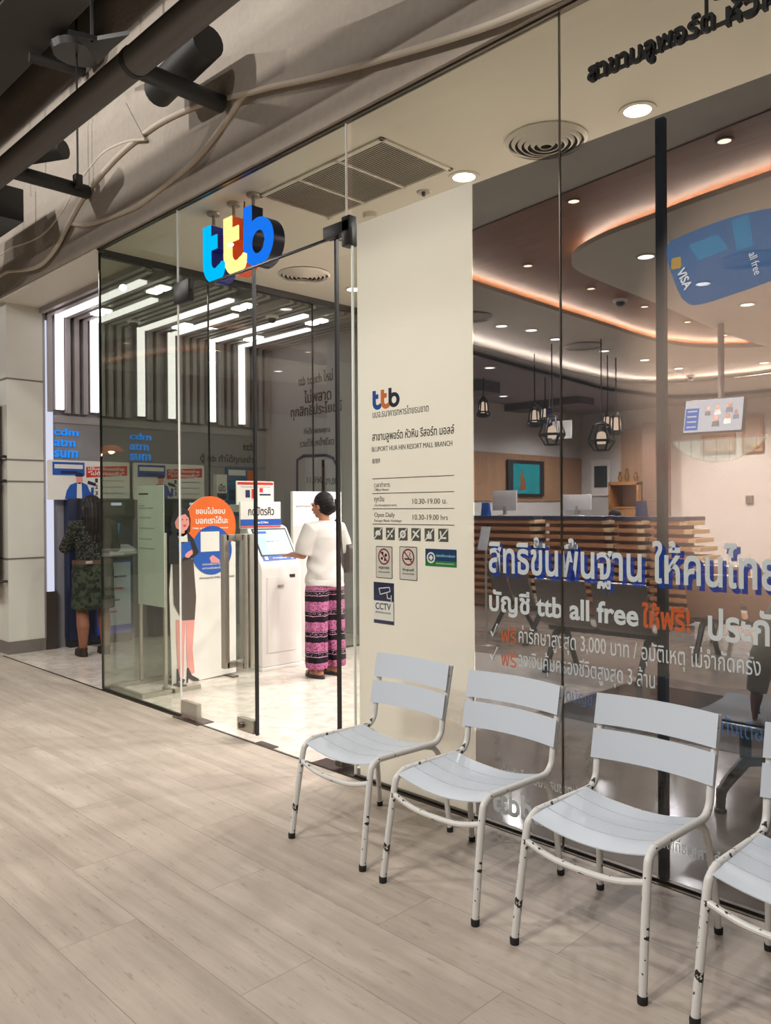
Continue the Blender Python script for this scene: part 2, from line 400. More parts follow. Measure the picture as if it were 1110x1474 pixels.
SX, SZ = (0, 1, 0), (0, 0, 1)         # planes that face +X
D = 3.02                              # the shop front
ZS = 3.66                             # soffit height

# ================================================================ SETTING
def sbox(name, a, b, m, bevel=0): return struct(MB().box(a, b).build(name, m, smooth=0 if not bevel else 35, bevel=bevel))
sbox('floor_concourse', (-26, -9, -.12), (6, 3.0, 0), M['mallfloor'])
sbox('floor_shop', (-8.95, 3.0, -.12), (-3.4, 6.5, 0), M['marble'])
mb = MB().box((-3.4, 3.0, -.12), (2.0, 14.3, 0)).box((-9.0, 6.5, -.12), (-3.4, 14.3, 0)); struct(mb.build('floor_bank', M['banktile'], smooth=0))
mb = MB().prism([(-3.38, 4.9), (1.9, 4.9), (1.9, 6.3), (-3.38, 6.3)], (0, 0, .001), (1, 0, 0), (0, 1, 0), .002); struct(mb.build('trim_1', M['banktile_dark'], smooth=0))
sbox('trim_2', (-8.62, 2.985, .0), (1.6, 3.0, .004), M['darksteel'])
# soffit and shop ceilings
sbox('ceiling_soffit', (-8.9, 3.0, ZS), (2.0, 6.5, ZS+.1), M['soffit'])
wood = [(-5.3, 5.08), (2.0, 4.10), (2.0, 14.2), (-8.8, 14.2), (-8.8, 6.5), (-5.3, 6.5)]
struct(MB().prism([(-5.3, 5.08), (2.0, 4.10), (2.0, 12.0), (-5.3, 12.0)], (0, 0, ZS-.012), (1, 0, 0), (0, 1, 0), .01).build('ceiling_wood', M['woodceil'], smooth=0))
sbox('ceiling_bank', (-8.8, 6.5, ZS), (2.0, 14.3, ZS+.1), M['darkpanel'])
low = [(-5.973, 6.4), (-6.16, 7.555), (-6.3, 8.613), (-6.409, 9.751), (-6.622, 11.447), (-6.413, 13.154), (-5.768, 13.61), (-4.897, 13.707), (-4.093, 14.132)]
struct(MB().prism([(-8.75, 6.6)]+low+[(2.0, low[-1][1]), (2.0, 14.2), (-8.75, 14.2)], (0, 0, 3.32), (1, 0, 0), (0, 1, 0), .02).build('ceiling_low', P('grey_purple_ceiling', '#8f878a', .7), smooth=0))
# dropped white islands with lit coves
isl1 = [(-1.567, 5.168), (-1.864, 5.231), (-2.387, 5.311), (-2.726, 5.39), (-3.063, 5.456), (-3.324, 5.549), (-3.548, 5.687), (-3.689, 5.86), (-3.783, 6.107), (-3.816, 6.606), (-3.849, 7.75), (-3.935, 9.294), (-3.937, 10.328), (-3.789, 12.465)]
isl2n = [(-4.649, 4.987), (-4.67, 5.734), (-4.691, 6.42), (-4.709, 7.17), (-4.73, 8.336), (-4.753, 9.206), (-4.665, 9.86), (-4.406, 10.402), (-3.856, 10.798), (-3.161, 10.92)]
isl2f = [(-4.193, 16.025), (-6.454, 18.061), (-8.056, 18.246), (-8.873, 15.335), (-8.362, 12.718), (-7.722, 9.469), (-7.402, 7.929)]
trn = [(-5.863, 6.284), (-6.053, 7.425), (-6.182, 8.453), (-6.253, 9.514), (-6.333, 10.95), (-6.138, 11.881), (-5.412, 12.263), (-4.399, 12.315), (-3.471, 11.988)]
trf = [(-4.318, 14.909), (-5.072, 14.195), (-5.968, 14.084), (-6.635, 13.609), (-6.861, 11.86), (-6.653, 10.122), (-6.547, 8.952), (-6.41, 7.862), (-6.198, 6.642)]
cov = lambda p: [(q.x, q.y) for q in bez([(a, b, 0) for a, b in p], 6)]
struct(MB().prism(cov(isl1), (0, 0, 3.54), (1, 0, 0), (0, 1, 0), .04).build('ceiling_island', M['soffit'], smooth=40))
struct(MB().prism(cov(isl2n)+cov(isl2f), (0, 0, 3.54), (1, 0, 0), (0, 1, 0), .04).build('ceiling_panel', M['soffit'], smooth=40))
struct(MB().prism(cov(trn)+cov(trf), (0, 0, 3.40), (1, 0, 0), (0, 1, 0), .03).build('trim_3', M['bankwall'], smooth=40))
def cove(name, pts, z, m, lab, r=.012):
    o = MB().tube([(a, b, z) for a, b in cov(pts)], r, 8).build(name, m, smooth=60); tag(o, lab, 'led strip'); return o
def inset(pts, dx, dy): return [(a+dx, b+dy) for a, b in pts]
cove('cove_light', inset(isl1[:8], .06, .13), 3.594, M['ledwarm'], 'warm light strip along the rim of the round-cornered white ceiling island')
cove('cove_light', inset(isl2n, -.09, .13), 3.594, M['ledwarm'], 'warm light strip between wooden ceiling and the long white ceiling panel')
cove('cove_light', inset(trn, -.10, .15), 3.442, M['ledpink'], 'pinkish light strip behind the white trim of the far bank ceiling')
# concourse ceiling and far side
sbox('ceiling_concourse', (-26, -9, 6.2), (6, 3.3, 6.3), M['dark'])
sbox('wall_opposite', (-26, -9.2, 0), (6, -9, 6.2), M['darkpanel'])
sbox('wall_end', (-26.2, -9, 0), (-26, 3.3, 6.2), M['darkpanel'])
sbox('wall_right', (2.0, 3.05, 0), (2.1, 14.3, 3.76), M['bankwall'])
# shop walls
sbox('wall_left', (-8.86, 3.43, 0), (-8.7, 6.5, 3.66), M['greyband'])
sbox('wall_bank_left', (-8.86, 6.5, 0), (-8.7, 14.3, 3.66), M['bankwall'])
sbox('wall_back', (-8.7, 6.4, 0), (-5.35, 6.5, 3.66), M['wallgrey'])
sbox('wall_bank_back', (-8.86, 14.1, 0), (2.0, 14.3, 3.66), M['bankwall'])
sbox('ceiling_alcove', (-8.7, 3.43, 3.645), (-6.44, 6.4, 3.655), M['darkpanel'])
# portal: pillar, pillar panels, front wall to the left, lintel band
mb = MB().box((-8.95, 3.06, 0), (-8.65, 3.43, 3.66)); pil = struct(mb.build('wall_pillar', M['stone'], smooth=0))
for i, z in enumerate((.99, 1.795, 2.02, 2.86)): MB().box((-8.955, 3.054, z-.008), (-8.646, 3.432, z+.008)).build('panel_joint', M['stonebase'], pil, smooth=0)
MB().box((-8.96, 3.05, 0), (-8.642, 3.435, .13)).build('skirting', M['stonebase'], pil, smooth=0)
fl = sbox('wall_front', (-16, 3.04, 0), (-8.92, 3.4, 3.7), M['stone'])
MB().box((-16, 3.03, 0), (-8.92, 3.04, .13)).build('skirting', M['stonebase'], fl, smooth=0)
sbox('trim_4', (-8.65, 3.40, 3.585), (-6.42, 3.445, 3.66), M['fin'])
sbox('trim_5', (-8.70, 3.43, 0), (-8.66, 3.47, 3.6), M['fin'])

# ---- concrete fascia: a flat band and three stacked wavy layers with smooth rounded lips
top = [(-16.0, 4.75), (-13.0, 4.6)] + [(-8.336, 4.276), (-7.457, 4.404), (-6.566, 4.642), (-5.879, 4.679), (-5.09, 4.584), (-4.556, 4.457), (-3.811, 4.198), (-3.491, 4.145), (-3.091, 4.076), (-2.692, 4.02), (-2.262, 3.98), (-1.667, 3.882)] + [(3.0, 6.15), (6.0, 6.15)]
fas = struct(MB().prism([(6.0, ZS), (6.0, 6.15)] + top[::-1][1:] + [(-16.0, 3.68), (-6.4, ZS)], (0, 3.0, 0), FX, FZ, .025).build('wall_fascia', M['concrete'], smooth=0))
tag(fas, 'rough grey concrete fascia with wavy relief above the glass shop front')
Qb = [(-8.403, 3.897), (-7.688, 3.782), (-7.267, 3.84), (-6.935, 3.979), (-6.507, 3.875), (-5.719, 3.8), (-5.306, 3.829), (-4.884, 3.879), (-4.621, 3.954), (-4.374, 4.059), (-4.21, 4.126), (-3.977, 4.085), (-3.517, 3.973), (-2.927, 3.852), (-2.28, 3.739), (-1.743, 3.693)]
Rb = [(-8.231, 3.848), (-7.53, 3.735), (-7.118, 3.792), (-6.82, 3.947), (-6.486, 4.106), (-5.98, 4.227), (-5.549, 4.272), (-5.169, 4.272), (-4.665, 4.206), (-4.124, 4.081), (-3.895, 4.032), (-3.445, 3.922), (-2.866, 3.804), (-2.233, 3.693), (-1.707, 3.648)]
Sb = [(-8.052, 4.036), (-7.366, 3.979), (-6.902, 4.072), (-6.615, 4.213), (-6.345, 4.285), (-6.091, 4.331), (-5.737, 4.295), (-5.433, 4.214)]
def layer(pts, y0, y1, nm, up_):
    p = cov(pts); x_end = p[-1][0]
    tl = [q for q in top if p[0][0]-1 <= q[0] <= x_end+.3]
    poly = [(-16.0, p[0][1])] + p + [(x_end+.0, 6.15)] + [q for q in top[::-1] if q[0] < x_end-.05]
    o = MB().prism(poly, (0, y1, 0), FX, FZ, y1-y0).build(nm, M['concrete'], fas, smooth=0)
    MB().tube([(a, y0+.019, b) for a, b in [(-16.0, p[0][1])]+p], .020, 10).build('lip', M['lip'], o, smooth=60)
layer(Qb, 2.945, 2.98, 'wave_layer', 0); layer(Rb, 2.915, 2.95, 'wave_layer', 0)
MB().box((-16, 3.0, ZS+.1), (6, 3.3, 6.2)).build('backing', M['concrete'], fas, smooth=0)
p = cov(Sb); poly = [(-16.0, p[0][1])] + p + [(-5.717, 4.581)] + [q for q in top[::-1] if q[0] < p[-1][0]-.6]
o = MB().prism(poly, (0, 2.918, 0), FX, FZ, .010).build('wave_layer', M['concrete'], fas, smooth=0)
MB().tube([(a, 2.919, b) for a, b in [(-16.0, p[0][1])]+p], .013, 8).build('lip', M['lip'], o, smooth=60)
for q in [(-3.379, 3.724), (-5.242, 3.722), (-6.464, 3.711), (-8.447, 3.692)]: MB().lathe([(.012, 0), (.012, .02)], (q[0], 2.998, q[1]), 10, 'y').build('fixing_hole', M['black'], fas)
sbox('trim_6', (-6.42, 3.0, ZS-.012), (1.6, 3.035, ZS), M['darksteel'])
sbox('trim_7', (-8.65, 2.99, ZS-.02), (-6.42, 3.43, ZS), M['white'])

# ---------------------------------------------------------------- glass front
T = .012
def pane(name, x0, x1, z0, z1, m=None, edges='LR'):
    o = struct(MB().box((x0, D-T/2, z0), (x1, D+T/2, z1)).build(name, m or M['glass'], smooth=0))
    return o
w1 = pane('window_1', -6.41, -5.171, .012, ZS-.012, M['glass_tint'])
MB().box((-6.422, D-.008, .012), (-6.41, D+.008, ZS-.012)).build('glass_edge', M['glass_edge'], w1, smooth=0)
MB().box((-5.169, D-.007, 3.06), (-5.164, D+.007, ZS-.012)).build('silicone_joint', M['joint'], w1, smooth=0)
MB().box((-5.169, D-.007, .02), (-5.165, D+.007, 3.03)).build('silicone_joint', M['joint'], w1, smooth=0)
MB().box((-6.41, D-.012, .0), (-5.17, D+.012, .014)).build('floor_channel', M['darksteel'], w1, smooth=0)
w2 = pane('window_2', -5.16, -3.352, 3.045, ZS-.012)
MB().box((-5.16, D-.008, 3.033), (-3.40, D+.008, 3.045)).build('bottom_edge', M['glass_edge'], w2, smooth=0)
w3 = pane('window_3', -3.30, -1.962, .012, ZS-.012)
MB().box((-3.352, D-.006, 3.12), (-3.345, D+.006, ZS-.012)).build('silicone_joint', M['joint'], w3, smooth=0)
MB().box((-3.308, D-.007, .012), (-3.300, D+.007, 3.04)).build('glass_edge', M['joint'], w3, smooth=0)
MB().box((-3.30, D-.012, 0), (-1.96, D+.012, .014)).build('floor_channel', M['darksteel'], w3, smooth=0)
w4 = pane('window_4', -1.954, -.40, .012, ZS-.012)
MB().box((-1.961, D-.005, .012), (-1.955, D+.005, ZS-.012)).build('silicone_joint', M['darksteel'], w4, smooth=0)
MB().box((-1.95, D-.012, 0), (-.40, D+.012, .014)).build('floor_channel', M['darksteel'], w4, smooth=0)
w5 = pane('window_5', -.39, 1.55, .012, ZS-.012)
MB().box((-.39, D-.012, 0), (1.55, D+.012, .014)).build('floor_channel', M['darksteel'], w5, smooth=0)
MB().box((-1.532, 3.05, .0), (-1.497, 3.08, 3.05)).build('mullion', M['navy'], None, smooth=0); struct(bpy.data.objects['mullion'])
# partition between the lobby and the cash machine alcove
wp = struct(MB().box((-6.422, 3.03, .012), (-6.41, 6.40, 3.645)).build('window_6', M['glass_tint'], smooth=0))
for y in (4.06, 5.30): MB().box((-6.424, y-.005, .012), (-6.408, y+.005, 3.64)).build('glass_joint', M['glass_edge'], wp, smooth=0)
MB().box((-6.434, 3.03, 0), (-6.40, 6.4, .014)).build('floor_channel', M['darksteel'], wp, smooth=0)
MB().box((-6.445, 3.03, 3.60), (-6.395, 6.4, 3.66)).build('head_channel', M['blackplastic'], wp, smooth=0)

def patch(mb, x0, x1, z0, z1, th=.05): return mb.box((x0, D-th/2, z0), (x1, D+th/2, z1))
# left leaf, closed
d1 = struct(MB().box((-5.155, D-T/2, .045), (-4.242, D+T/2, 3.028)).build('door_1', M['glass'], smooth=0))
MB().box((-4.245, D-.009, .045), (-4.226, D+.009, 3.028)).build('edge_seal', M['black'], d1, smooth=0)
patch(MB(), -5.19, -4.99, 2.97, 3.12, .045).build('top_pivot_fitting', M['black'], d1, bevel=.004)
mb = patch(MB(), -5.14, -4.93, .02, .125, .04); mb.build('bottom_pivot_fitting', M['steel'], d1, bevel=.004)
b = patch(MB(), -4.43, -4.25, .05, .135, .045).build('lock_fitting', M['steel'], d1, bevel=.004)
MB().lathe([(.02, -.03), (.02, 0)], (-4.36, D-.02, .095), 16, 'y').build('lock_cylinder', M['darksteel'], b)
MB().box((-5.19, D-.06, .0), (-4.85, D+.07, .006)).build('floor_spring_cover', M['darksteel'], d1, smooth=0)
def pull(sgn):
    y = D+sgn*.10; mb = MB()
    mb.box((-4.46, y-.02, .46), (-4.42, y+.02, 1.33)); mb.box((-4.46, D, 1.29), (-4.42, y, 1.33)); mb.box((-4.46, D, .46), (-4.42, y, .50))
    mb.box((-4.44, D+sgn*.008, .46), (-4.33, D+sgn*.03, .50)); mb.box((-4.44, D+sgn*.008, 1.29), (-4.33, D+sgn*.03, 1.33)); mb.box((-4.345, D+sgn*.008, .46), (-4.315, D+sgn*.03, 1.33))
    h = mb.build('pull_handle', M['steel'], d1, bevel=.003)
pull(-1); pull(1)
# right leaf, opened inwards
d2 = struct(MB().box((-3.456, D+.02, .045), (-3.444, D+.93, 3.028)).build('door_2', M['glass'], smooth=0))
MB().box((-3.458, D+.0, .045), (-3.44, D+.02, 3.028)).build('edge_seal', M['black'], d2, smooth=0)
MB().box((-3.457, D+.02, .03), (-3.443, D+.93, .045)).build('bottom_edge', M['black'], d2, smooth=0)
MB().box((-3.457, D+.02, 3.028), (-3.443, D+.93, 3.036)).build('top_edge', M['black'], d2, smooth=0)
mb = MB().box((-3.52, D-.03, 3.035), (-3.30, D+.03, 3.10)); mb.box((-3.36, D-.03, 2.955), (-3.295, D+.03, 3.12))
mb.build('top_pivot_fitting', M['black'], d2, bevel=.004)
mb = MB().box((-3.48, D-.0, .02), (-3.42, D+.16, .12)); mb.build('bottom_pivot_fitting', M['darksteel'], d2, bevel=.004)
MB().box((-3.66, D-.03, 0), (-3.30, D+.09, .006)).build('floor_spring_cover', M['darksteel'], d2, smooth=0)
MB().box((-4.23, D-.02, 0), (-4.05, D+.03, .005)).build('floor_bolt_plate', M['darksteel'], d2, smooth=0)

# ---------------------------------------------------------------- films on the glass
def mk_frost():
    b = N('milky_frosted_film'); x, y, z = b.xyz()
    n = b.n('ShaderNodeTexNoise', {'Vector': b.pos(), 'Scale': 1.2}).outputs[0]
    c = b.mix(n, lin('#eae4de'), lin('#f0ebe6'))
    d = b.n('ShaderNodeBsdfDiffuse', {0: c}).outputs[0]; t = b.n('ShaderNodeBsdfTranslucent', {0: c}).outputs[0]
    return b.done(b.n('ShaderNodeMixShader', {0: .45, 1: d, 2: t}).outputs[0])
o = MB().box((-3.275, D+.008, .014), (-2.458, D+.010, 3.066)).build('frosted_film', mk_frost(), smooth=0)
tag(o, 'tall milky white film panel on the glass between open door and dark film', 'window film')
def mk_film():
    b = N('see_through_printed_film'); x, y, z = b.xyz()
    def el(cx, cz, rx, rz, soft=.15):
        q = b.math('ADD', b.math('POWER', b.math('DIVIDE', b.math('SUBTRACT', x, cx), rx), 2.0), b.math('POWER', b.math('DIVIDE', b.math('SUBTRACT', z, cz), rz), 2.0))
        return b.n('ShaderNodeMapRange', {0: q, 1: 1.0+soft, 2: 1.0-soft, 3: 0.0, 4: 1.0}).outputs[0]
    face = el(-1.06, 1.84, .58, .82, .35)
    lip = b.math('MULTIPLY', el(-1.22, 1.80, .36, .33, .25), b.n('ShaderNodeMapRange', {0: z, 1: 1.80, 2: 1.70, 3: 0.0, 4: 1.0}).outputs[0])
    lipi = b.math('SUBTRACT', lip, b.math('MULTIPLY', el(-1.22, 1.83, .27, .23, .2), lip))
    tw = b.math('ABSOLUTE', b.math('SINE', b.math('MULTIPLY', b.math('ADD', x, .004), 64.0)))
    teeth = b.math('MULTIPLY', el(-1.275, 1.80, .19, .135, .06), b.math('MULTIPLY', b.n('ShaderNodeMapRange', {0: z, 1: 1.755, 2: 1.745, 3: 0.0, 4: 1.0}).outputs[0],
                   b.n('ShaderNodeMapRange', {0: tw, 1: .0, 2: .25, 3: .45, 4: 1.0}).outputs[0]))
    c = b.mix(face, (.045, .048, .058), lin('#d6c0ba')); c = b.mix(b.math('MULTIPLY', lipi, .35), c, lin('#b77f7a')); c = b.mix(teeth, c, lin('#f2efea'))
    a = b.math('ADD', .26, b.math('ADD', b.math('MULTIPLY', face, .05), b.math('MULTIPLY', teeth, .16)))
    tint = b.mix(face, (.62, .62, .65), (.80, .75, .74))
    d = b.n('ShaderNodeBsdfDiffuse', {0: c}).outputs[0]; t = b.n('ShaderNodeBsdfTransparent', {0: tint}).outputs[0]
    return b.done(b.n('ShaderNodeMixShader', {0: a, 1: t, 2: d}).outputs[0])
film = MB().box((-2.454, D+.008, .014), (1.5, D+.010, 3.05)).build('printed_window_film', mk_film(), smooth=0)
tag(film, 'dark see-through advertising film with a smiling mouth across the right windows', 'window film')
def veil(name, col, a, rough=.6):
    b = N(name); d = b.n('ShaderNodeBsdfDiffuse', {0: lin(col)}).outputs[0]; t = b.n('ShaderNodeBsdfTransparent', {0: (1, 1, 1)}).outputs[0]
    return b.done(b.n('ShaderNodeMixShader', {0: a, 1: t, 2: d}).outputs[0])
M['vblue'] = veil('printed_blue_card', '#3f7cc0', .42); M['vblue2'] = veil('printed_light_blue', '#6aaee0', .35); M['vwhite'] = veil('printed_white', '#eeeef8', .84)
M['vshadow'] = veil('printed_headline_blue', '#2c4fb4', .62); M['vorange'] = veil('printed_orange', '#e8672c', .7); M['vpale'] = veil('printed_pale_blue', '#4f86c8', .5)
M['vgold'] = veil('printed_gold', '#d9b268', .6)
card = cov([(-1.459, 2.541), (-1.326, 2.562), (-1.196, 2.572), (-1.073, 2.565), (-0.98, 2.535), (-0.981, 2.329), (-1.074, 2.307), (-1.197, 2.286), (-1.341, 2.269), (-1.395, 2.287), (-1.431, 2.346), (-1.476, 2.488), (-1.459, 2.541)])[:-1]
cp = MB().prism(card, (0, D+.0078, 0), FX, FZ, .0003).build('printed_bank_card', M['vblue'], None, smooth=0); attach(cp, film)
for pl, m in (([(-1.386, 2.505), (-1.273, 2.522), (-1.232, 2.458), (-1.343, 2.436)], 'vblue2'), ([(-1.221, 2.561), (-1.158, 2.565), (-1.141, 2.447), (-1.201, 2.441)], 'vblue2')):
    MB().prism(pl, (0, D+.0074, 0), FX, FZ, .0003).build('card_pattern', M[m], cp, smooth=0)
MB().prism(rrect(-1.455, 2.425, -1.415, 2.47, .008), (0, D+.0074, 0), FX, FZ, .0003).build('card_chip', M['vgold'], cp, smooth=0)
text('VISA', (-1.434, 3.027, 2.412), (.42, 0, -1), (1, 0, .42), 'card_lettering', M['vwhite'], cp, w=.085, h=.035, bold=.02)
text('all free', (-1.158, 3.027, 2.419), (.25, 0, -1), (1, 0, .25), 'card_lettering', M['vwhite'], cp, w=.085, h=.028)
def wl(s, x0, z0, w, h, m, lab, y=D+.0076, bold=0, grp='white lettering lines on the window film', depth=.001):
    o = text(s, (x0, y, z0), FX, FZ, 'window_lettering', M[m], None, w=w, h=h, bold=bold, depth=depth)
    return tag(o, lab, 'lettering', grp)
h1 = wl('สิทธิขั้นพื้นฐาน ให้คนไทยท', -2.366, 1.150, 1.40, .21, 'vwhite', 'bold white Thai headline with blue shadow on the dark window film', bold=.018)
s1 = text('สิทธิขั้นพื้นฐาน ให้คนไทยท', (-2.352, D+.0079, 1.132), FX, FZ, 'headline_shadow', M['vshadow'], h1, w=1.40, h=.215, bold=.035, depth=.0002)
wl('บัญชี ttb all free', -2.366, .985, .765, .125, 'vwhite', 'white lettering line reading ttb all free under the headline', bold=.025)
wl('ให้ฟรี!', -1.585, 1.005, .20, .105, 'vorange', 'orange Thai word on the window film right of all free', bold=.03)
wl('ประกันเพ', -1.315, .985, .42, .13, 'vwhite', 'white Thai word cut by the right picture edge beside the orange word', bold=.025)
def tick(z, lab, s, w):
    mb = MB().tube([(-2.356, D+.0075, z+.045), (-2.345, D+.0075, z+.022), (-2.318, D+.0075, z+.082)], .005, 6)
    o = mb.build('window_tick', M['vwhite']); tag(o, 'white tick mark before the ' + lab, 'lettering', 'white tick marks')
    wl('ฟรี', -2.296, z, .085, .075, 'vorange', 'small orange word at the start of the ' + lab)
    wl(s, -2.196, z-.015, w, .105, 'vwhite', 'thin white Thai lettering of the ' + lab)
tick(.865, 'upper tick line', 'ค่ารักษาสูงสุด 3,000 บาท / อุบัติเหตุ ไม่จำกัดครั้ง', 1.075)
tick(.755, 'lower tick line', 'วงเงินคุ้มครองชีวิตสูงสุด 3 ล้าน', .665)
wl('เปิดบัญชีไม่มีค่าธรรมเนียม', -1.99, .635, .52, .075, 'vpale', 'pale blue Thai words between the second and third chair backs')
wl('ตลอดทั้งเดือน', -1.41, .635, .33, .075, 'vpale', 'pale blue Thai words between the third chair and the right picture edge')
wl('ประกันโดยบมจ.ธนชาตประกันภัย', -2.30, .235, .55, .055, 'vwhite', 'small white Thai line above the web address on the film')
wl('ttbbank.com', -2.358, .060, .70, .115, 'vwhite', 'large white web address ttbbank.com low on the film', bold=.02)
wl('ตามเงื่อนไขที่ธนาคารกำหนด', -1.64, .135, .46, .055, 'vwhite', 'small white Thai line right of the web address')

# ================================================================ SIGNS
def stroke(path, w):
    """flat polygon outline of a stroke with square ends"""
    L_, R_ = [], []
    for i, p in enumerate(path):
        a = Vector(path[max(i-1, 0)]); b = Vector(path[min(i+1, len(path)-1)]); t = (b-a).normalized(); n = Vector((-t.y, t.x)); p = Vector(p)
        ww = w[i] if isinstance(w, list) else w
        L_.append(tuple(p+n*ww/2)); R_.append(tuple(p-n*ww/2))
    return L_+R_[::-1]
def t_shapes(x):
    arc = [(x+.158+.106*cos(a), .162+.106*sin(a)) for a in [pi+radians(165)*k/14 for k in range(15)]]
    ws = [.104]*13+[.088, .066, .046]
    return [stroke([(x+.052, .43)]+arc, ws), [(x+.10, .245), (x+.185, .245), (x+.185, .345), (x+.10, .345)]]
def b_shapes(x):
    o = ring(x+.168, .178, .168, .162, 40); i = ring(x+.168, .178, .075, .078, 40)
    return [[(x, .16), (x+.092, .16), (x+.092, .445), (x, .445)]], (o, i)
def letter(mb, shapes, O, U, V, t, k=1):
    for s in shapes: mb.prism([(a*k, b*k) for a, b in s], O, U, V, t)
def annulus(mb, o, i, O, U, V, t, k=1):
    O = Vector(O); U = Vector(U); V = Vector(V); w = U.cross(V).normalized()*t; n = len(o)
    pt = lambda p: O+U*p[0]*k+V*p[1]*k
    vs = [pt(p) for p in o]+[pt(p) for p in i]+[pt(p)+w for p in o]+[pt(p)+w for p in i]; fs = []
    for a in range(n):
        b = (a+1) % n
        fs += [(a, b, n+b, n+a), (2*n+a, 3*n+a, 3*n+b, 2*n+b), (a, 2*n+a, 2*n+b, b), (n+a, n+b, 3*n+b, 3*n+a)]
    mb.add(vs, fs)
def logo(O, U, V, k, t, mats, name, parent):
    mb = MB(); letter(mb, t_shapes(0), O, U, V, t, k); mb.build(name, mats[0], parent, smooth=0)
    mb = MB(); letter(mb, t_shapes(.263), O, U, V, t*1.15, k); mb.build(name, mats[1], parent, smooth=0)
    mb = MB(); s, (o, i) = b_shapes(.502); letter(mb, s, O, U, V, t, k); annulus(mb, o, i, O, U, V, t*1.3, k); mb.build(name, mats[2], parent, smooth=0)
# big illuminated sign hung from the soffit behind the glass
sg = thing('illuminated_sign', (-4.69, 3.25, 3.12), 'glowing cyan, orange and blue letter sign hanging from the soffit over the doors', 'sign')
sd = [P('sign_side_navy', '#12207e', .3, emit=.15), P('sign_side_red', '#c2431a', .3, emit=.5), P('sign_side_dark', '#0d1530', .3)]
sf = [E_('sign_face_cyan', (.0, .52, 1.0), 1.25), E_('sign_face_amber', (1.0, .62, .22), 2.0), E_('sign_face_blue', (.01, .20, 1.0), 1.1)]
SO = (-5.112, 3.30, 3.115)
for j, (sh, ann) in enumerate(((t_shapes(0), None), (t_shapes(.263), None), b_shapes(.502))):
    mb = MB(); mf = MB(); y = 3.30
    letter(mb, sh, SO, FX, FZ, .10-.004*j); letter(mf, sh, (SO[0], 3.20+.004*j, SO[2]), FX, FZ, .006)
    if ann: annulus(mb, ann[0], ann[1], SO, FX, FZ, .092); annulus(mf, ann[0], ann[1], (SO[0], 3.208, SO[2]), FX, FZ, .0075)
    body = mb.build('letter', sd[j], sg, smooth=30); mf.build('lit_face', sf[j], body, smooth=0)
for x, zt in ((-5.06, 3.54), (-4.80, 3.54), (-4.565, 3.55)):
    MB().tube([(x, 3.255, zt), (x, 3.255, ZS)], .013, 10).lathe([(.045, -.02), (.05, 0)], (x, 3.255, ZS), 20).build('suspension_rod', M['steel'], sg)
MB().tube([(-4.74, 3.29, 3.45), (-4.72, 3.29, ZS)], .005, 6).build('power_cable', M['darksteel'], sg)

# dimensional black letters hung at the top right
ds = thing('hanging_letter_sign', (-1.2, 3.15, 3.33), 'black cut-out Thai letters with a bar through them hanging at the top right', 'sign')
for s_, x_, w_, h_, z_ in (('สาขาบลูพอร์ต', -1.885, .56, .115, 3.332), ('หัวหิน', -1.28, .27, .10, 3.347), ('รีสอร์ท', -.96, .29, .10, 3.347), ('มอลล์', -.62, .25, .10, 3.347)): text(s_, (x_, 3.15, z_), FX, FZ, 'letters', M['inkblack'], ds, w=w_, h=h_, bold=.02, depth=.025)
MB().box((-1.875, 3.135, 3.366), (-.27, 3.15, 3.378)).build('rail', M['inkblack'], ds, smooth=0)
for k, c_ in enumerate('ttb'): text(c_, (-1.37+.14*k, 3.15, 3.47), FX, FZ, 'big_letter', M['inkblack'], ds, h=.17, bold=.05, depth=.03)
for x in (-1.362, -.5): MB().tube([(x, 3.145, 3.37), (x, 3.145, ZS)], .008, 8).build('suspension_rod', M['inkblack'], ds)

# lettering and stickers on the frosted film panel
yF = D+.0079
lg = thing('bank_logo', (-3.05, yF, 2.03), 'small blue, orange and navy letter logo on the frosted panel', 'logo')
logo((-3.157, yF, 2.026), FX, FZ, .245, .001, [P('logo_blue', '#1c4aa0', .5), P('logo_orange', '#d8713a', .5), P('logo_navy', '#1a1f3c', .5)], 'letter', lg)
def fl_(s, x, z, w, h, lab, m='ink', bold=0): return tag(text(s, (x, yF, z), FX, FZ, 'panel_lettering', M[m], None, w=w, h=h, bold=bold, depth=.001), lab, 'lettering', 'lettering on the frosted panel')
fl_('บมจ.ธนาคารทหารไทยธนชาต', -3.157, 1.985, .41, .045, 'Thai company line directly under the small coloured logo')
fl_('สาขาบลูพอร์ต หัวหิน รีสอร์ท มอลล์', -3.162, 1.845, .585, .065, 'largest Thai line on the frosted panel, naming the branch', bold=.01)
fl_('BLUPORT HUA HIN RESORT MALL BRANCH', -3.165, 1.802, .575, .026, 'English capitals reading Bluport Hua Hin Resort Mall Branch')
fl_('8/89', -3.162, 1.738, .06, .026, 'tiny number 8/89 under the English branch name')
fl_('เวลาทำการ', -3.148, 1.608, .12, .028, 'Thai words under the topmost table rule on the panel')
fl_('Office Hours', -3.148, 1.588, .11, .014, 'tiny English words Office Hours in the top table row')
fl_('ทุกวัน', -3.148, 1.522, .075, .038, 'Thai word at the left of the middle table row', bold=.01)
fl_('เว้นวันหยุดธนาคาร', -3.148, 1.501, .17, .018, 'tiny Thai line under the word in the middle table row')
fl_('10.30-19.00 น.', -2.862, 1.516, .235, .027, 'hours 10.30-19.00 with Thai letter in the middle row')
fl_('Open Daily', -3.148, 1.440, .155, .032, 'English words Open Daily in the lowest table row')
fl_('Except Bank Holidays', -3.148, 1.417, .205, .018, 'tiny English line Except Bank Holidays under Open Daily')
fl_('10.30-19.00 hrs', -2.862, 1.434, .24, .027, 'hours 10.30-19.00 hrs in the lowest table row')
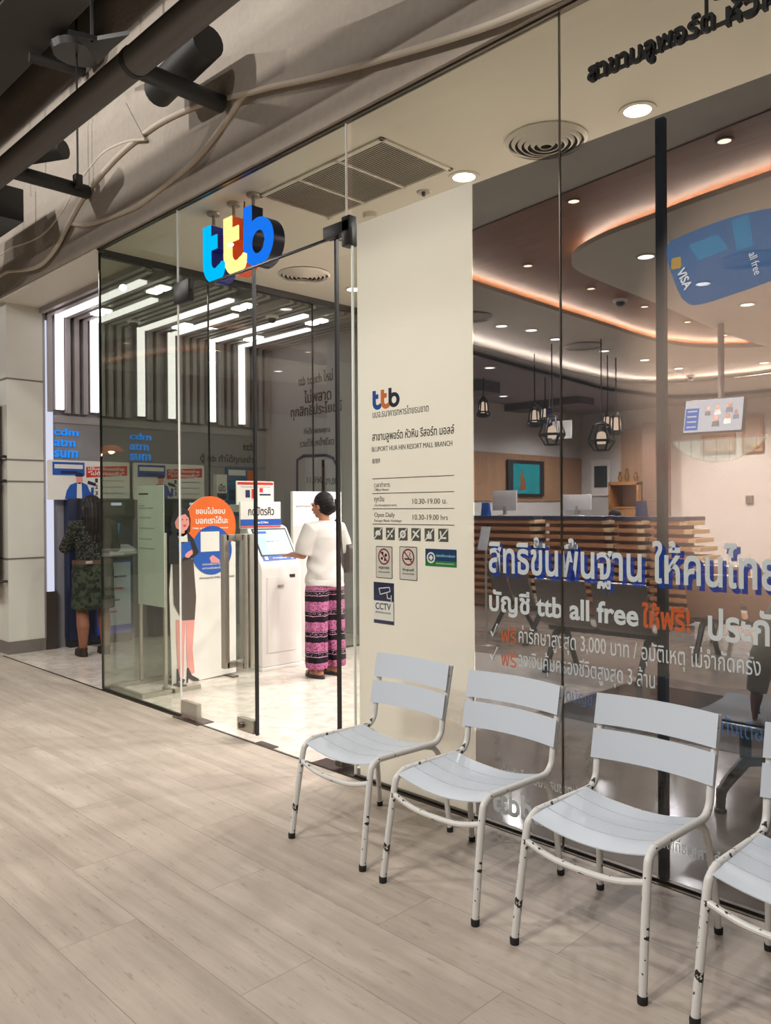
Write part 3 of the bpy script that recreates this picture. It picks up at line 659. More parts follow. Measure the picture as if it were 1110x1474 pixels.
for z, lab in ((1.655, 'topmost thin dark rule of the opening hours table'), (1.575, 'second thin dark rule of the opening hours table'), (1.492, 'third thin dark rule of the opening hours table'), (1.409, 'lowest thin dark rule above the grey pictograms')):
    tag(MB().box((-3.163, yF-.001, z-.002), (-2.579, yF, z+.002)).build('table_rule', M['ink'], smooth=0), lab, 'line', 'rules of the opening hours table')
icons = ['helmet', 'camera', 'picture', 'crossed tools', 'food', 'bent arm']
M['pict'] = P('grey_pictogram', '#615f5c', .5)
for i, nm in enumerate(icons):
    x = -3.153+.0935*i; z = 1.325
    o = MB().box((x, yF-.001, z), (x+.066, yF, z+.066)).build('pictogram', M['pict'], smooth=0)
    tag(o, 'small grey square pictogram, %s of six under the opening hours' % ['leftmost', 'second from left', 'third from left', 'fourth from left', 'fifth from left', 'rightmost'][i], 'pictogram', 'grey prohibition pictograms')
    cx, cz = x+.033, z+.033; y = yF-.0012; mb = MB()
    if i == 0: mb.prism(ring(cx, cz, .020, .018, 20, -.6, 3.6), (0, y, 0), FX, FZ, .001)
    elif i == 1: mb.box((cx-.02, y-.001, cz-.018), (cx-.008, y, cz+.018)); mb.box((cx+.006, y-.001, cz-.018), (cx+.018, y, cz+.018)); mb.box((cx-.02, y-.001, cz-.004), (cx+.018, y, cz+.006))
    elif i == 2: annulus(mb, ring(cx, cz, .021, .021, 24), ring(cx, cz, .010, .010, 24), (0, y, 0), FX, FZ, .001)
    elif i == 3: mb.prism(stroke([(cx-.02, cz+.018), (cx+.02, cz-.014)], .01), (0, y, 0), FX, FZ, .001); mb.prism(stroke([(cx-.02, cz-.016), (cx+.016, cz+.02)], .008), (0, y-.0002, 0), FX, FZ, .001)
    elif i == 4: mb.box((cx-.018, y-.001, cz-.02), (cx+.016, y, cz+.004)); mb.box((cx-.008, y-.001, cz+.004), (cx, y, cz+.02))
    else: mb.prism(stroke([(cx-.018, cz+.02), (cx-.014, cz-.014), (cx+.02, cz-.014)], .01), (0, y, 0), FX, FZ, .001)
    mb.build('symbol', M['paper'], o, smooth=0)
    MB().prism(stroke([(cx-.03, cz-.03), (cx+.03, cz+.03)], .006), (0, y-.0012, 0), FX, FZ, .001).build('slash', M['paper'], o, smooth=0)
def sticker(x0, z0, x1, z1, m, lab, r=.006):
    o = MB().prism(rrect(x0, z0, x1, z1, r), (0, yF, 0), FX, FZ, .0012).build('sticker', m, smooth=0); return tag(o, lab, 'sticker', 'stickers on the frosted panel')
def prohib(x0, z0, x1, z1, lab, kind):
    o = sticker(x0, z0, x1, z1, M['ink'], lab); y = yF-.0012
    MB().prism(rrect(x0+.004, z0+.004, x1-.004, z1-.004, .004), (0, y, 0), FX, FZ, .0006).build('sticker_ground', P('pale_pink_sticker', '#e6dcd8', .5), o, smooth=0)
    cx = (x0+x1)/2; cz = z1-.055; y -= .0006; mb = MB(); annulus(mb, ring(cx, cz, .044, .044), ring(cx, cz, .036, .036), (0, y, 0), FX, FZ, .001)
    mb.prism(stroke([(cx-.028, cz+.028), (cx+.028, cz-.028)], .007), (0, y-.0004, 0), FX, FZ, .001); mb.build('prohibition_ring', P('dark_red_ring', '#8d2a36', .5), o, smooth=0)
    mb = MB()
    if kind == 0:
        for a, b, r in ((-.012, .018, .009), (.014, .008, .009), (-.016, -.010, .008)): mb.prism(ring(cx+a, cz+b, r, r, 16), (0, y, 0), FX, FZ, .0006)
        mb.box((cx+.002, y-.0006, cz-.024), (cx+.012, y, cz-.008))
    else:
        mb.box((cx-.026, y-.0006, cz-.014), (cx+.014, y, cz-.006)); mb.box((cx+.016, y-.0006, cz-.014), (cx+.026, y, cz-.006))
        mb.prism(stroke([(cx+.016, cz), (cx+.006, cz+.01), (cx+.016, cz+.018), (cx+.008, cz+.026)], .004), (0, y, 0), FX, FZ, .0006)
    mb.build('symbol', M['inkblack'], o, smooth=0)
    text('กรุณางด' if kind == 0 else 'ห้ามสูบบุหรี่', (cx, y, z0+.045), FX, FZ, 'sticker_lettering', M['inkblack'], o, w=.08, h=.018, align='C', bold=.02, depth=.0006)
    text('นำอาหารและเครื่องดื่ม', (cx, y, z0+.030), FX, FZ, 'sticker_lettering', M['ink'], o, w=.085, h=.010, align='C', depth=.0006)
prohib(-3.137, 1.118, -3.013, 1.290, 'pinkish no-food sticker, left of the two round prohibition signs', 0)
prohib(-2.958, 1.118, -2.832, 1.294, 'pinkish no-smoking sticker beside the green and blue sticker', 1)
o = sticker(-2.774, 1.200, -2.566, 1.288, P('blue_sticker', '#1d3f6e', .5), 'wide blue and green sticker right of the no-smoking sign', .002)
MB().box((-2.774, yF-.002, 1.200), (-2.566, yF-.0012, 1.228)).build('green_band', P('green_band', '#1f7a3c', .5), o, smooth=0)
mb = MB(); annulus(mb, ring(-2.735, 1.243, .028, .028), ring(-2.735, 1.243, .020, .020), (0, yF-.0014, 0), FX, FZ, .001); mb.prism(ring(-2.735, 1.243, .015, .015, 4), (0, yF-.0014, 0), FX, FZ, .001); mb.build('emblem', M['paper'], o, smooth=0)
text('เงินฝากได้รับความคุ้มครอง', (-2.70, yF-.0014, 1.245), FX, FZ, 'sticker_lettering', P('pale_blue_ink', '#8fc3d8', .5), o, w=.125, h=.018, bold=.02, depth=.001)
text('สถาบันคุ้มครองเงินฝาก', (-2.70, yF-.0022, 1.210), FX, FZ, 'sticker_lettering', M['paper'], o, w=.12, h=.011, depth=.001)
o = sticker(-3.157, .872, -3.002, 1.095, M['navyprint'], 'navy and white CCTV sticker, lowest on the frosted panel', .002)
MB().box((-3.157, yF-.002, .892), (-3.006, yF-.0012, .995)).build('white_field', M['paper'], o, smooth=0)
text('CCTV', (-3.143, yF-.002, .948), FX, FZ, 'sticker_lettering', M['navyprint'], o, w=.118, h=.036, bold=.015, depth=.0006)
text('พื้นที่นี้มีกล้องวงจรปิด', (-3.143, yF-.002, .928), FX, FZ, 'sticker_lettering', M['navyprint'], o, w=.118, h=.012, depth=.0006)
mb = MB()
for pth in ([(-3.115, 1.062), (-3.035, 1.072), (-3.030, 1.050), (-3.105, 1.030), (-3.115, 1.062)], [(-3.055, 1.038), (-3.05, 1.012), (-3.022, 1.012)], [(-3.022, 1.03), (-3.022, .998)]):
    for a, b in zip(pth, pth[1:]): mb.prism(stroke([a, b], .005), (0, yF-.0014, 0), FX, FZ, .001)
mb.build('camera_symbol', M['paper'], o, smooth=0)

# ================================================================ CEILING FITTINGS
def downlight(x, y, z, r, lab, grp, m='down', trimm='white', k=(0, 0)):
    o = thing('downlight', (x, y, z), lab, 'ceiling light', grp)
    mb = MB(); annulus(mb, ring(x, y, r*1.18, r*1.18, 28), ring(x, y, r*.86, r*.86, 28), (0, 0, z), (1, 0, 0), (0, 1, 0), -.008); mb.build('trim_ring', M[trimm], o)
    MB().lathe([(r*.88, -.004), (r*.88, -.001)], (x, y, z), 24).build('lens', M[m], o)
    return o
downlight(-3.374, 4.077, ZS, .085, 'bright round downlight at the top right corner of the frosted panel', 'soffit downlights')
downlight(-2.149, 4.079, ZS, .085, 'bright round downlight at the top edge of the dark film, under the black letters', 'soffit downlights')
downlight(-5.87, 5.38, ZS, .075, 'round downlight deep in the lobby ceiling beside the open door leaf', 'soffit downlights')
def diffuser(x, y, z, r, lab):
    o = thing('air_diffuser', (x, y, z), lab, 'air vent', 'round ceiling air vents')
    MB().lathe([(r*.93, -.004), (r*.93, -.001)], (x, y, z), 32).build('dark_opening', M['black'], o)
    for i in range(6):
        q = r*(1-.155*i); mb = MB(); n = 36; zz = -.012-.006*min(i, 3)
        pr = [(q, zz+.004), (q-.003, zz), (max(q-.019, .004), zz-.016), (max(q-.022, .003), zz-.012)]
        vs = [(x+a*cos(2*pi*k/n), y+a*sin(2*pi*k/n), z+h) for a, h in pr for k in range(n)]
        fs = [(j*n+k, j*n+(k+1) % n, ((j+1) % 4)*n+(k+1) % n, ((j+1) % 4)*n+k) for j in range(4) for k in range(n)]
        mb.add(vs, fs).build('louvre_ring', M['white'], o, smooth=50)
diffuser(-2.70, 4.02, ZS, .24, 'round louvred air vent half covered by the top of the dark film')
diffuser(-5.80, 4.70, ZS, .24, 'round louvred air vent in the lobby ceiling right of the glowing letters')
diffuser(-5.46, 6.72, 3.535, .22, 'round air vent just right of the frosted panel, on the white bank ceiling panel')
diffuser(-5.48, 8.98, 3.535, .24, 'round air vent between downlights on the white bank ceiling panel')
diffuser(-2.60, 6.85, 3.535, .24, 'round air vent above the blue bank card on the film')
g = thing('return_air_grille', (-3.93, 3.61, ZS), 'large rectangular slatted air grille in the white soffit behind the glowing letters', 'air grille')
x0, x1, y0, y1 = -4.56, -3.34, 3.29, 3.93
mb = MB()
for a, b in (((x0, y0), (x1, y0+.03)), ((x0, y1-.03), (x1, y1)), ((x0, y0), (x0+.03, y1)), ((x1-.03, y0), (x1, y1)), ((-4.155, y0), (-4.135, y1)), ((-3.765, y0), (-3.745, y1))):
    mb.box((a[0], a[1], ZS-.014), (b[0], b[1], ZS-.001))
mb.build('frame', M['white'], g, bevel=.003)
MB().box((x0+.02, y0+.02, ZS-.003), (x1-.02, y1-.02, ZS-.001)).build('dark_backing', M['ink'], g, smooth=0)
for i in range(30):
    y = y0+.04+i*(y1-y0-.08)/29; MB().obox(((x0+x1)/2, y, ZS-.008), (1, 0, 0), (0, 1, .5), (0, -.5, 1), x1-x0-.05, .013, .004).build('slat', M['white'], g, smooth=0)
o = MB().lathe([(.055, -.035), (.06, -.012), (.06, 0)], (-4.28, 4.10, ZS), 24).build('smoke_detector', M['white']); tag(o, 'small white smoke detector at the soffit edge near the open door', 'smoke detector')
o = thing('ceiling_sprinkler', (-3.73, 4.075, ZS), 'small recessed sprinkler disc beside the large air grille', 'sprinkler')
MB().lathe([(.045, -.006), (.05, 0)], (-3.73, 4.075, ZS), 24).build('rosette', M['steel'], o); MB().lathe([(.012, -.03), (.014, -.006)], (-3.73, 4.075, ZS), 12).build('nozzle', M['darksteel'], o)

# bank downlights: rows read from the photo
zw = ZS-.012; nb = 0
for (x, y), pl in zip([(-1.96, 4.765), (-3.087, 4.935), (-4.199, 5.957), (-4.211, 7.037), (-4.194, 8.096), (-4.196, 9.139), (-4.2, 10.19)], ('nearest the top right corner of the dark film', 'beside the vertical glass joint', 'nearest the frosted panel', 'left of the white dome camera', 'right of the dome camera', 'under the blue bank card', 'farthest along the wood ceiling')):
    downlight(x, y, zw, .045, 'small warm spot in the wooden ceiling, ' + pl, 'small spots in the wooden ceiling', 'downwarm', 'woodceil')
for (x, y), pl in zip([(-3.176, 6.158), (-3.201, 7.291), (-3.22, 8.379)], ('left of the blue card', 'on the blue card', 'right below the blue card')):
    downlight(x, y, 3.54, .075, 'round downlight in the round-cornered white island, ' + pl, 'downlights of the ceiling island')
for (x, y), pl in zip([(-5.528, 7.326), (-5.422, 7.753), (-5.511, 8.389), (-5.493, 9.499), (-5.446, 10.506), (-5.43, 11.52), (-4.377, 11.988)], ('nearest the frosted panel', 'second from the frosted panel', 'third from the frosted panel', 'fourth from the frosted panel', 'fifth from the frosted panel', 'nearest the hanging screen', 'above and right of the hanging screen')):
    downlight(x, y, 3.54, .075, 'round downlight in the long white ceiling panel, ' + pl, 'downlights of the long white panel')
for (px_, py_), pl in zip([(-6.509, 8.367), (-8.032, 10.69)], ('above the leftmost lantern', 'over the wooden wall panel')):
    downlight(px_, py_, 3.318, .075, 'round downlight in the far dark ceiling, ' + pl, 'far bank downlights')
def dome(x, y, z, lab):
    o = thing('dome_camera', (x, y, z), lab, 'camera', 'ceiling dome cameras')
    MB().lathe([(.06, -.03), (.072, -.015), (.072, 0)], (x, y, z), 24).build('housing', M['offwhite'], o)
    MB().ell((x, y, z-.03), (.05, .05, .045)).build('dark_dome', M['blackplastic'], o)
x, y = (-4.228, 7.638); dome(x, y, zw, 'white dome camera hanging from the wooden bank ceiling')
x, y = (-5.623, 12.339); dome(x, y, 3.54, 'dark dome camera on the pink-lit ceiling edge left of the hanging screen')
dome(-7.036, 5.25, 3.575, 'dark dome camera under the slatted cash machine ceiling'); dome(-8.25, 4.27, 3.575, 'dark dome camera high by the light bars of the slatted wall')

# ================================================================ CONCOURSE CEILING SERVICES
zc = 4.1
o = MB().tube([(-15, 2.27, zc), (2.2, 2.27, zc)], .085, 16).build('service_duct', M['duct'], smooth=60); tag(o, 'long grey round duct slanting across the top left corner', 'duct')
for x in (-6.7, -4.35): MB().tube([(x-.02, 2.27, zc), (x+.02, 2.27, zc)], .09, 16).build('coupling', M['duct_dark'], o)
o = MB().tube([(-4.405, 2.327, 4.1), (-4.413, 2.909, 4.1)], .055, 14).build('branch_pipe', M['duct_dark'], smooth=60); tag(o, 'dark pipe stub pointing at the concrete lip, right of the two stubs', 'pipe', 'branch pipes under the duct')
o = MB().tube([(-6.405, 2.293, 4.1), (-6.404, 2.923, 4.1)], .055, 14).build('branch_pipe', M['duct_dark'], smooth=60); tag(o, 'dark pipe stub left over the curved concrete, hung on a thin rod', 'pipe', 'branch pipes under the duct')
hx, hy, hz = (-6.337, 2.806, 4.1)
o = thing('hanger_rod', (hx, hy, hz), 'thin vertical hanger rod holding the left dark pipe stub', 'hanger'); MB().tube([(hx, hy, hz), (hx, hy, 6.2)], .008, 6).build('rod', M['black'], o); MB().box((hx-.03, hy-.03, hz-.02), (hx+.03, hy+.03, hz+.09)).build('clamp', M['black'], o, bevel=.005)
MB().lathe([(.18, -.05), (.2, 0)], (hx, hy, 5.2), 16).build('plate', M['black'], o)
o = MB().tube([(-9.0, 1.15, 4.6), (-1.0, 1.15, 4.6)], .24, 20).build('service_duct', M['duct_dark'], smooth=60); tag(o, 'broad dark duct filling the extreme top left corner', 'duct')
o = MB().tube([(-4.907, 2.732, 4.3), (-4.173, 2.657, 4.3)], .10, 18).build('service_duct', M['duct_dark'], smooth=60); tag(o, 'short dark duct end behind the right pipe stub', 'duct')
o = MB().tube([(-6.441, 2.401, 4.25), (-6.09, 2.591, 4.25)], .07, 16).build('service_duct', M['duct_dark'], smooth=60); tag(o, 'short dark duct end above the left pipe stub', 'duct')
o = MB().tube([(-6.716, 2.577, 5.2), (-6.615, 3.077, 5.2)], .04, 10).build('branch_pipe', M['duct_dark'], smooth=60); tag(o, 'thin dark pipe high up behind the duct, left of the triangular shade', 'pipe')
tri = [(-5.34, 2.307), (-5.281, 2.483), (-5.07, 2.609), (-5.326, 2.605), (-5.567, 2.621), (-5.41, 2.468)]
o = MB().prism(tri, (0, 0, 4.7), (1, 0, 0), (0, 1, 0), .03).build('triangular_shade', M['black'], smooth=0); tag(o, 'black three-pointed shade high in the dark ceiling', 'shade'); MB().tube([(o.location.x, o.location.y, 4.7), (o.location.x, o.location.y, 6.2)], .012, 6).build('hanger', M['black'], o)
o = MB().box((-8.1, 1.9, 3.52), (-7.0, 2.62, 3.80)).build('loudspeaker_box', M['black'], bevel=.01); bx = o; tag(o, 'black box hanging at the left picture edge beside the fascia', 'loudspeaker')
q = (-7.077, 2.6, 4.126); o.location = (q[0]-.55, 2.3, q[2]-.16)
MB().tube([(q[0]-.4, 2.5, q[2]+.1), (q[0]-.4, 2.5, 6.2)], .01, 6).build('hanger', M['black'], o)
for y, z, lab in ((2.45, 5.3, 'dark ceiling beam nearer the concrete top edge'), (1.75, 5.4, 'dark ceiling beam beside the broad top left duct'), (.6, 5.6, 'dark ceiling beam nearest the viewer')):
    o = MB().box((-14, y-.18, z), (3, y+.18, z+.3)).box((-14, y-.24, z-.02), (3, y+.24, z)).build('ceiling_beam', M['darkpanel'], smooth=0); struct(o)
o = MB().box((-9.4, 2.94, .66), (-8.70, 2.98, 2.65)).build('timber_board', M['brownpost'], bevel=.004); tag(o, 'brown timber board on the front wall at the left picture edge', 'board')
for z in (.76, 1.80, 2.05): MB().tube([(-8.75, 2.96, z), (-8.66, 2.96, z), (-8.66, 3.052, z)], .014, 8).build('fixing_pin', M['black'], o)

# ================================================================ CASH MACHINE ALCOVE
AW = -8.7
LY = [3.60, 3.99, 4.55, 4.945, 5.505, 5.945]
names = ['first from the pillar', 'second from the pillar', 'third from the pillar', 'fourth from the pillar', 'fifth from the pillar', 'nearest the back corner']
for i, y in enumerate(LY):
    o = thing('light_bar', (AW, y, 2.575), 'glowing white vertical light bar on the slatted wall, ' + names[i], 'light bar', 'light bars of the slatted wall')
    MB().box((AW, y-.045, 2.575), (AW+.06, y+.045, 3.60)).build('housing', M['fin'], o, smooth=0)
    MB().box((AW+.06, y-.04, 2.575), (AW+.10, y+.04, 3.60)).build('diffuser', M['led'], o, bevel=.004)
    x1 = -6.75 if i % 2 == 0 else -7.25
    o = thing('light_bar', ((AW+x1)/2, y, 3.56), 'glowing light bar along the slatted ceiling, ' + names[i], 'light bar', 'light bars of the slatted ceiling')
    MB().box((-8.58, y-.045, 3.59), (x1, y+.045, 3.645)).build('housing', M['fin'], o, smooth=0)
    MB().box((-8.56, y-.04, 3.56), (x1-.02, y+.04, 3.59)).build('diffuser', M['led'], o, bevel=.004)
ys = [y for y in [3.50+.098*k for k in range(30)] if all(abs(y-q) > .075 for q in LY)]
fw_ = MB(); fc = MB()
for y in ys:
    fw_.box((AW, y-.026, 2.545), (AW+.075, y+.026, 3.60)); fc.box((AW, y-.026, 3.575), (-6.46, y+.026, 3.645))
struct(fw_.build('wall_slats', M['fin'], smooth=0)); struct(fc.build('ceiling_slats', M['fin'], smooth=0))
sbox('trim_8', (AW, 3.47, 2.44), (AW+.03, 6.4, 2.52), M['fin'])
sbox('trim_9', (AW, 3.47, 2.03), (AW+.02, 6.4, 2.44), M['greyband'])
for i, (x, y) in enumerate(((-6.85, 3.80), (-6.85, 4.75), (-6.85, 5.72), (-8.04, 3.80), (-8.04, 4.75), (-8.04, 5.72))):
    o = thing('twin_spotlight', (x, y, 3.54), 'pair of square white spotlights in the slatted ceiling, ' + ['front one near the glass partition', 'middle one near the glass partition', 'rear one near the glass partition', 'front one near the light wall', 'middle one near the light wall', 'rear one near the light wall'][i], 'ceiling light', 'twin spotlights of the slatted ceiling')
    MB().box((x-.16, y-.07, 3.56), (x+.16, y+.07, 3.60)).build('housing', M['fin'], o, smooth=0)
    for s in (-1, 1): MB().box((x+s*.08-.055, y-.055, 3.54), (x+s*.08+.055, y+.055, 3.56)).build('lamp', M['down'], o, bevel=.004)
o = MB().box((AW+.02, 3.46, .62), (AW+.05, 3.535, 3.52)).build('edge_light', M['ledstrip'], smooth=0); tag(o, 'pale bluish vertical light strip between pillar and cash machine', 'light strip')
struct(MB().box((AW, 3.45, .0), (AW+.06, 3.56, .62)).build('trim_10', P('dark_brown_base', '#3c332e', .5), smooth=0))
def sy(s, y0, z0, w, h, m, nm, par, x, bold=.0, depth=.004): return text(s, (x, y0, z0), SX, SZ, nm, M[m] if isinstance(m, str) else m, par, w=w, h=h, bold=bold, depth=depth)
M['signblue'] = E_('lit_letter_blue', (.02, .28, .95), .95)
for k, (y, lab) in enumerate(((3.555, 'beside the pillar'), (4.43, 'seen through the glass partition'))):
    ls = thing('letter_sign', (AW+.02, y, 2.06), 'blue raised letters stacked in three rows on the grey band, ' + lab, 'sign', 'blue letter signs over the machines')
    for s, z, w in (('cdm', 2.305, .27), ('atm', 2.185, .235), ('sum', 2.065, .26)): sy(s, y, z, w, .078, 'signblue', 'letters', ls, AW+.02, .012, .015)
def cash_machine(y0, lab, full=True):
    a = thing('cash_machine', (-8.6, y0+.36, 0), lab, 'cash machine', 'cash machines along the slatted wall')
    MB().box((AW, y0, .08), (-8.56, y0+.74, 1.62)).build('cabinet', M['navy'], a, bevel=.01)
    MB().box((AW, y0+.01, 0), (-8.58, y0+.73, .08)).build('plinth', M['blackplastic'], a, smooth=0)
    MB().box((-8.56, y0+.20, .10), (-8.535, y0+.70, .92)).build('lower_panel', M['blue2'], a, bevel=.006)
    p = MB().box((-8.535, y0+.36, .20), (-8.53, y0+.69, .90)).build('lower_poster', P('pale_blue_poster', '#b9c4d6', .5), a, smooth=0)
    for q in range(4): MB().box((-8.53, y0+.38+.08*(q % 2), .34+.13*q), (-8.528, y0+.52+.04*q, .36+.13*q)).build('printed_line', M['navyprint'] if q % 2 else M['red'], p, smooth=0)
    MB().prism([(-8.56, 1.30), (-8.44, 1.42), (-8.44, 1.60), (-8.56, 1.62)], (0, y0+.70, 0), (1, 0, 0), (0, 0, 1), .60).build('hood', M['blackplastic'], a, smooth=0)
    s = MB().box((-8.445, y0+.20, 1.44), (-8.435, y0+.58, 1.58)).build('hood_front', P('grey_hood', '#4d4d4f', .4), a, bevel=.003)
    MB().box((-8.435, y0+.42, 1.54), (-8.43, y0+.54, 1.57)).build('lamp_strip', M['ledstrip'], s, smooth=0)
    MB().obox((-8.53, y0+.38, 1.22), (0, 1, 0), (.35, 0, 1), (1, 0, -.35), .34, .26, .02).build('screen', P('machine_screen', '#3d6aa0', .2, emit=.4), a, bevel=.003)
    MB().prism([(-8.56, .96), (-8.36, 1.00), (-8.36, 1.05), (-8.56, 1.10)], (0, y0+.68, 0), (1, 0, 0), (0, 0, 1), .52).build('keypad_shelf', P('light_grey_shelf', '#c9ccd2', .3), a, smooth=0)
    MB().obox((-8.45, y0+.42, 1.068), (1, 0, -.2), (0, 1, 0), (.2, 0, 1), .10, .14, .012).build('keypad', M['steel'], a, bevel=.002)
    MB().box((-8.56, y0+.16, .08), (-8.30, y0+.185, 1.30)).build('privacy_wing', M['navy'], a, bevel=.006)
    # poster board over the machine
    t = MB().prism(rrect(3.45-3.66+y0, 1.605, y0+.72, 2.03, .02), (-8.62, 0, 0), SX, SZ, .03).build('poster_board', M['paper'], a, smooth=0)
    X = -8.588; y = y0-.21
    MB().box((X, y+.05, 1.87), (X+.002, y+.40, 2.01)).build('blue_heading', M['blue'], t, smooth=0); MB().box((X+.002, y+.07, 1.94), (X+.003, y+.38, 1.985)).build('heading_strip', M['paper'], t, smooth=0)
    MB().box((X+.002, y+.14, 1.885), (X+.003, y+.32, 1.915)).build('heading_strip', M['navyprint'], t, smooth=0)
    MB().prism([(y+.42, 1.85), (y+.90, 1.88), (y+.90, 1.99), (y+.42, 1.965)], (X, 0, 0), SX, SZ, .002).build('red_banner', M['red'], t, smooth=0)
    sy('ปรับแต่งเองง่าย', y+.44, 1.93, .42, .04, 'paper', 'banner_lettering', t, X+.002, .02, .001); sy('"ไม่ต้องรอคิว"', y+.44, 1.875, .42, .048, 'paper', 'banner_lettering', t, X+.002, .03, .001)
    for n_, z in (('1', 1.795), ('2', 1.725), ('3', 1.655)):
        sy(n_, y+.52, z, .03, .045, 'ink', 'number', t, X, .03, .001); sy('ขั้นตอนการทำรายการ', y+.58, z+.015, .28, .018, 'ink', 'printed_line', t, X, 0, .001)
    # printed man in a blue jacket holding a blue card
    MB().prism([(y+.18, 1.61), (y+.20, 1.70), (y+.24, 1.765), (y+.30, 1.79), (y+.38, 1.79), (y+.43, 1.765), (y+.45, 1.71), (y+.47, 1.68), (y+.475, 1.74), (y+.505, 1.74), (y+.50, 1.65), (y+.46, 1.635), (y+.43, 1.66), (y+.43, 1.61)], (X, 0, 0), SX, SZ, .002).build('printed_jacket', M['blue'], t, smooth=0)
    MB().prism([(y+.31, 1.61), (y+.315, 1.79), (y+.365, 1.79), (y+.37, 1.61)], (X+.002, 0, 0), SX, SZ, .001).build('printed_shirt', M['paper'], t, smooth=0)
    MB().prism(ring(y+.34, 1.825, .035, .05, 18), (X+.001, 0, 0), SX, SZ, .002).build('printed_face', M['skinprint'], t, smooth=0)
    MB().prism(ring(y+.34, 1.865, .045, .035, 14, -.2, 3.4), (X+.003, 0, 0), SX, SZ, .001).build('printed_hair', M['navyprint'], t, smooth=0)
    MB().prism([(y+.43, 1.78), (y+.52, 1.755), (y+.53, 1.785), (y+.44, 1.815)], (X+.002, 0, 0), SX, SZ, .001).build('printed_card', M['navyprint'], t, smooth=0)
    return a
cash_machine(3.66, 'dark navy cash machine with a poster board, used by the woman in camouflage')
cash_machine(4.64, 'second dark cash machine behind the green reflections of the glass')
o = thing('wall_poster', (-8.66, 5.95, 1.42), 'blue advertising poster by the far end of the machine wall, above the orange disc', 'poster')
MB().box((AW+.0, 5.73, 1.40), (-8.66, 6.2, 2.025)).build('board', P('mid_blue_poster', '#2c5f94', .4), o, smooth=0)
for y, z, w, h, m in ((5.76, 1.92, .26, .07, 'paper'), (6.05, 1.84, .13, .15, 'orange'), (5.76, 1.80, .22, .06, 'vblue2'), (5.77, 1.60, .18, .14, 'navyprint'), (5.98, 1.62, .18, .10, 'teal'), (5.77, 1.45, .18, .10, 'paper')):
    MB().box((-8.66, y, z), (-8.657, y+w, z+h)).build('printed_block', M[m], o, smooth=0)
o = thing('open_sign', (-8.6, 5.64, 1.62), 'small white hanging sign with a Thai word left of the blue poster', 'sign')
MB().box((AW, 5.56, 1.60), (-8.62, 5.71, 1.925)).build('board', M['paper'], o, smooth=0); MB().box((-8.62, 5.565, 1.605), (-8.618, 5.705, 1.69)).build('blue_foot', M['navyprint'], o, smooth=0)
sy('เปิด', 5.585, 1.71, .10, .10, 'inkblack', 'lettering', o, -8.62, .02, .002)
for s, y, z, w, h, lab in (('ttb', 5.99, 2.245, .20, .10, 'dark logo letters on the grey band right of the second blue sign'), ('ตู้ ttb ทำได้ทุกอย่าง', 5.36, 2.06, .86, .125, 'dark Thai line on the grey band under the small dark logo')):
    tag(sy(s, y, z, w, h, 'ink', 'wall_lettering', None, AW+.02, .03, .003), lab, 'lettering')
# back wall lettering and phone picture
def wb(s, p, w, h, lab, bold=0, m='ink'): return tag(text(s, (p[0], 6.398, p[2]), FX, FZ, 'wall_lettering', M[m], None, w=w, h=h, bold=bold, depth=.003), lab, 'lettering', 'grey lettering on the lobby back wall')
yb = 6.4
wb('ttb touch ใหม่', (-8.027, 6.4, 3.043), .66, .145, 'top line of the back wall lettering, ttb touch', .0)
wb('ไม่พลาด', (-7.918, 6.4, 2.813), .52, .165, 'second line of back wall lettering under ttb touch', .01)
wb('ทุกสิทธิประโยชน์', (-8.189, 6.4, 2.616), .99, .185, 'longest line of Thai lettering on the lobby back wall', .01)
wb('ที่เป็นของคุณ', (-7.923, 6.4, 2.402), .50, .10, 'smaller Thai line under the longest back wall line', 0)
wb('รวมไว้ในหน้าเดียว', (-8.008, 6.4, 2.266), .66, .10, 'lowest Thai line above the phone picture on the back wall')
ph = thing('phone_picture', (-7.688, 6.39, 1.2), 'outline picture of a phone with two price boxes on the back wall', 'wall picture')
q = [(-8.06, 1.597), (-8.054, 2.11), (-7.927, 2.156), (-7.483, 2.142), (-7.355, 2.094), (-7.279, 1.99), (-7.283, 1.589)]
mb = MB(); mb.tube([(a, 6.392, b) for a, b in q], .018, 8); mb.build('phone_outline', M['navyprint'], ph)
MB().prism(q, (0, 6.398, 0), FX, FZ, .004).build('phone_field', M['wallgrey'], ph, smooth=0)
for p_, s in (((-7.795, 6.38, 1.794), '11,950'), ((-7.475, 6.38, 1.769), '139,000')):
    MB().box((p_[0]-.10, 6.388, p_[2]-.22), (p_[0]+.28, 6.394, p_[2]+.32)).build('price_box', P('pale_grey_box', '#b5b2b6', .5), ph, smooth=0)
    text(s, (p_[0]-.06, 6.386, p_[2]), FX, FZ, 'price', M['ink'], ph, w=.30, h=.09, depth=.002)
text('คะแนนสะสม', (-7.875, 6.392, 2.005), FX, FZ, 'caption', M['ink'], ph, w=.42, h=.08, depth=.002)
struct(MB().box((-8.70, 6.36, 0), (-8.60, 6.40, 3.6)).build('trim_11', M['fin'], smooth=0))

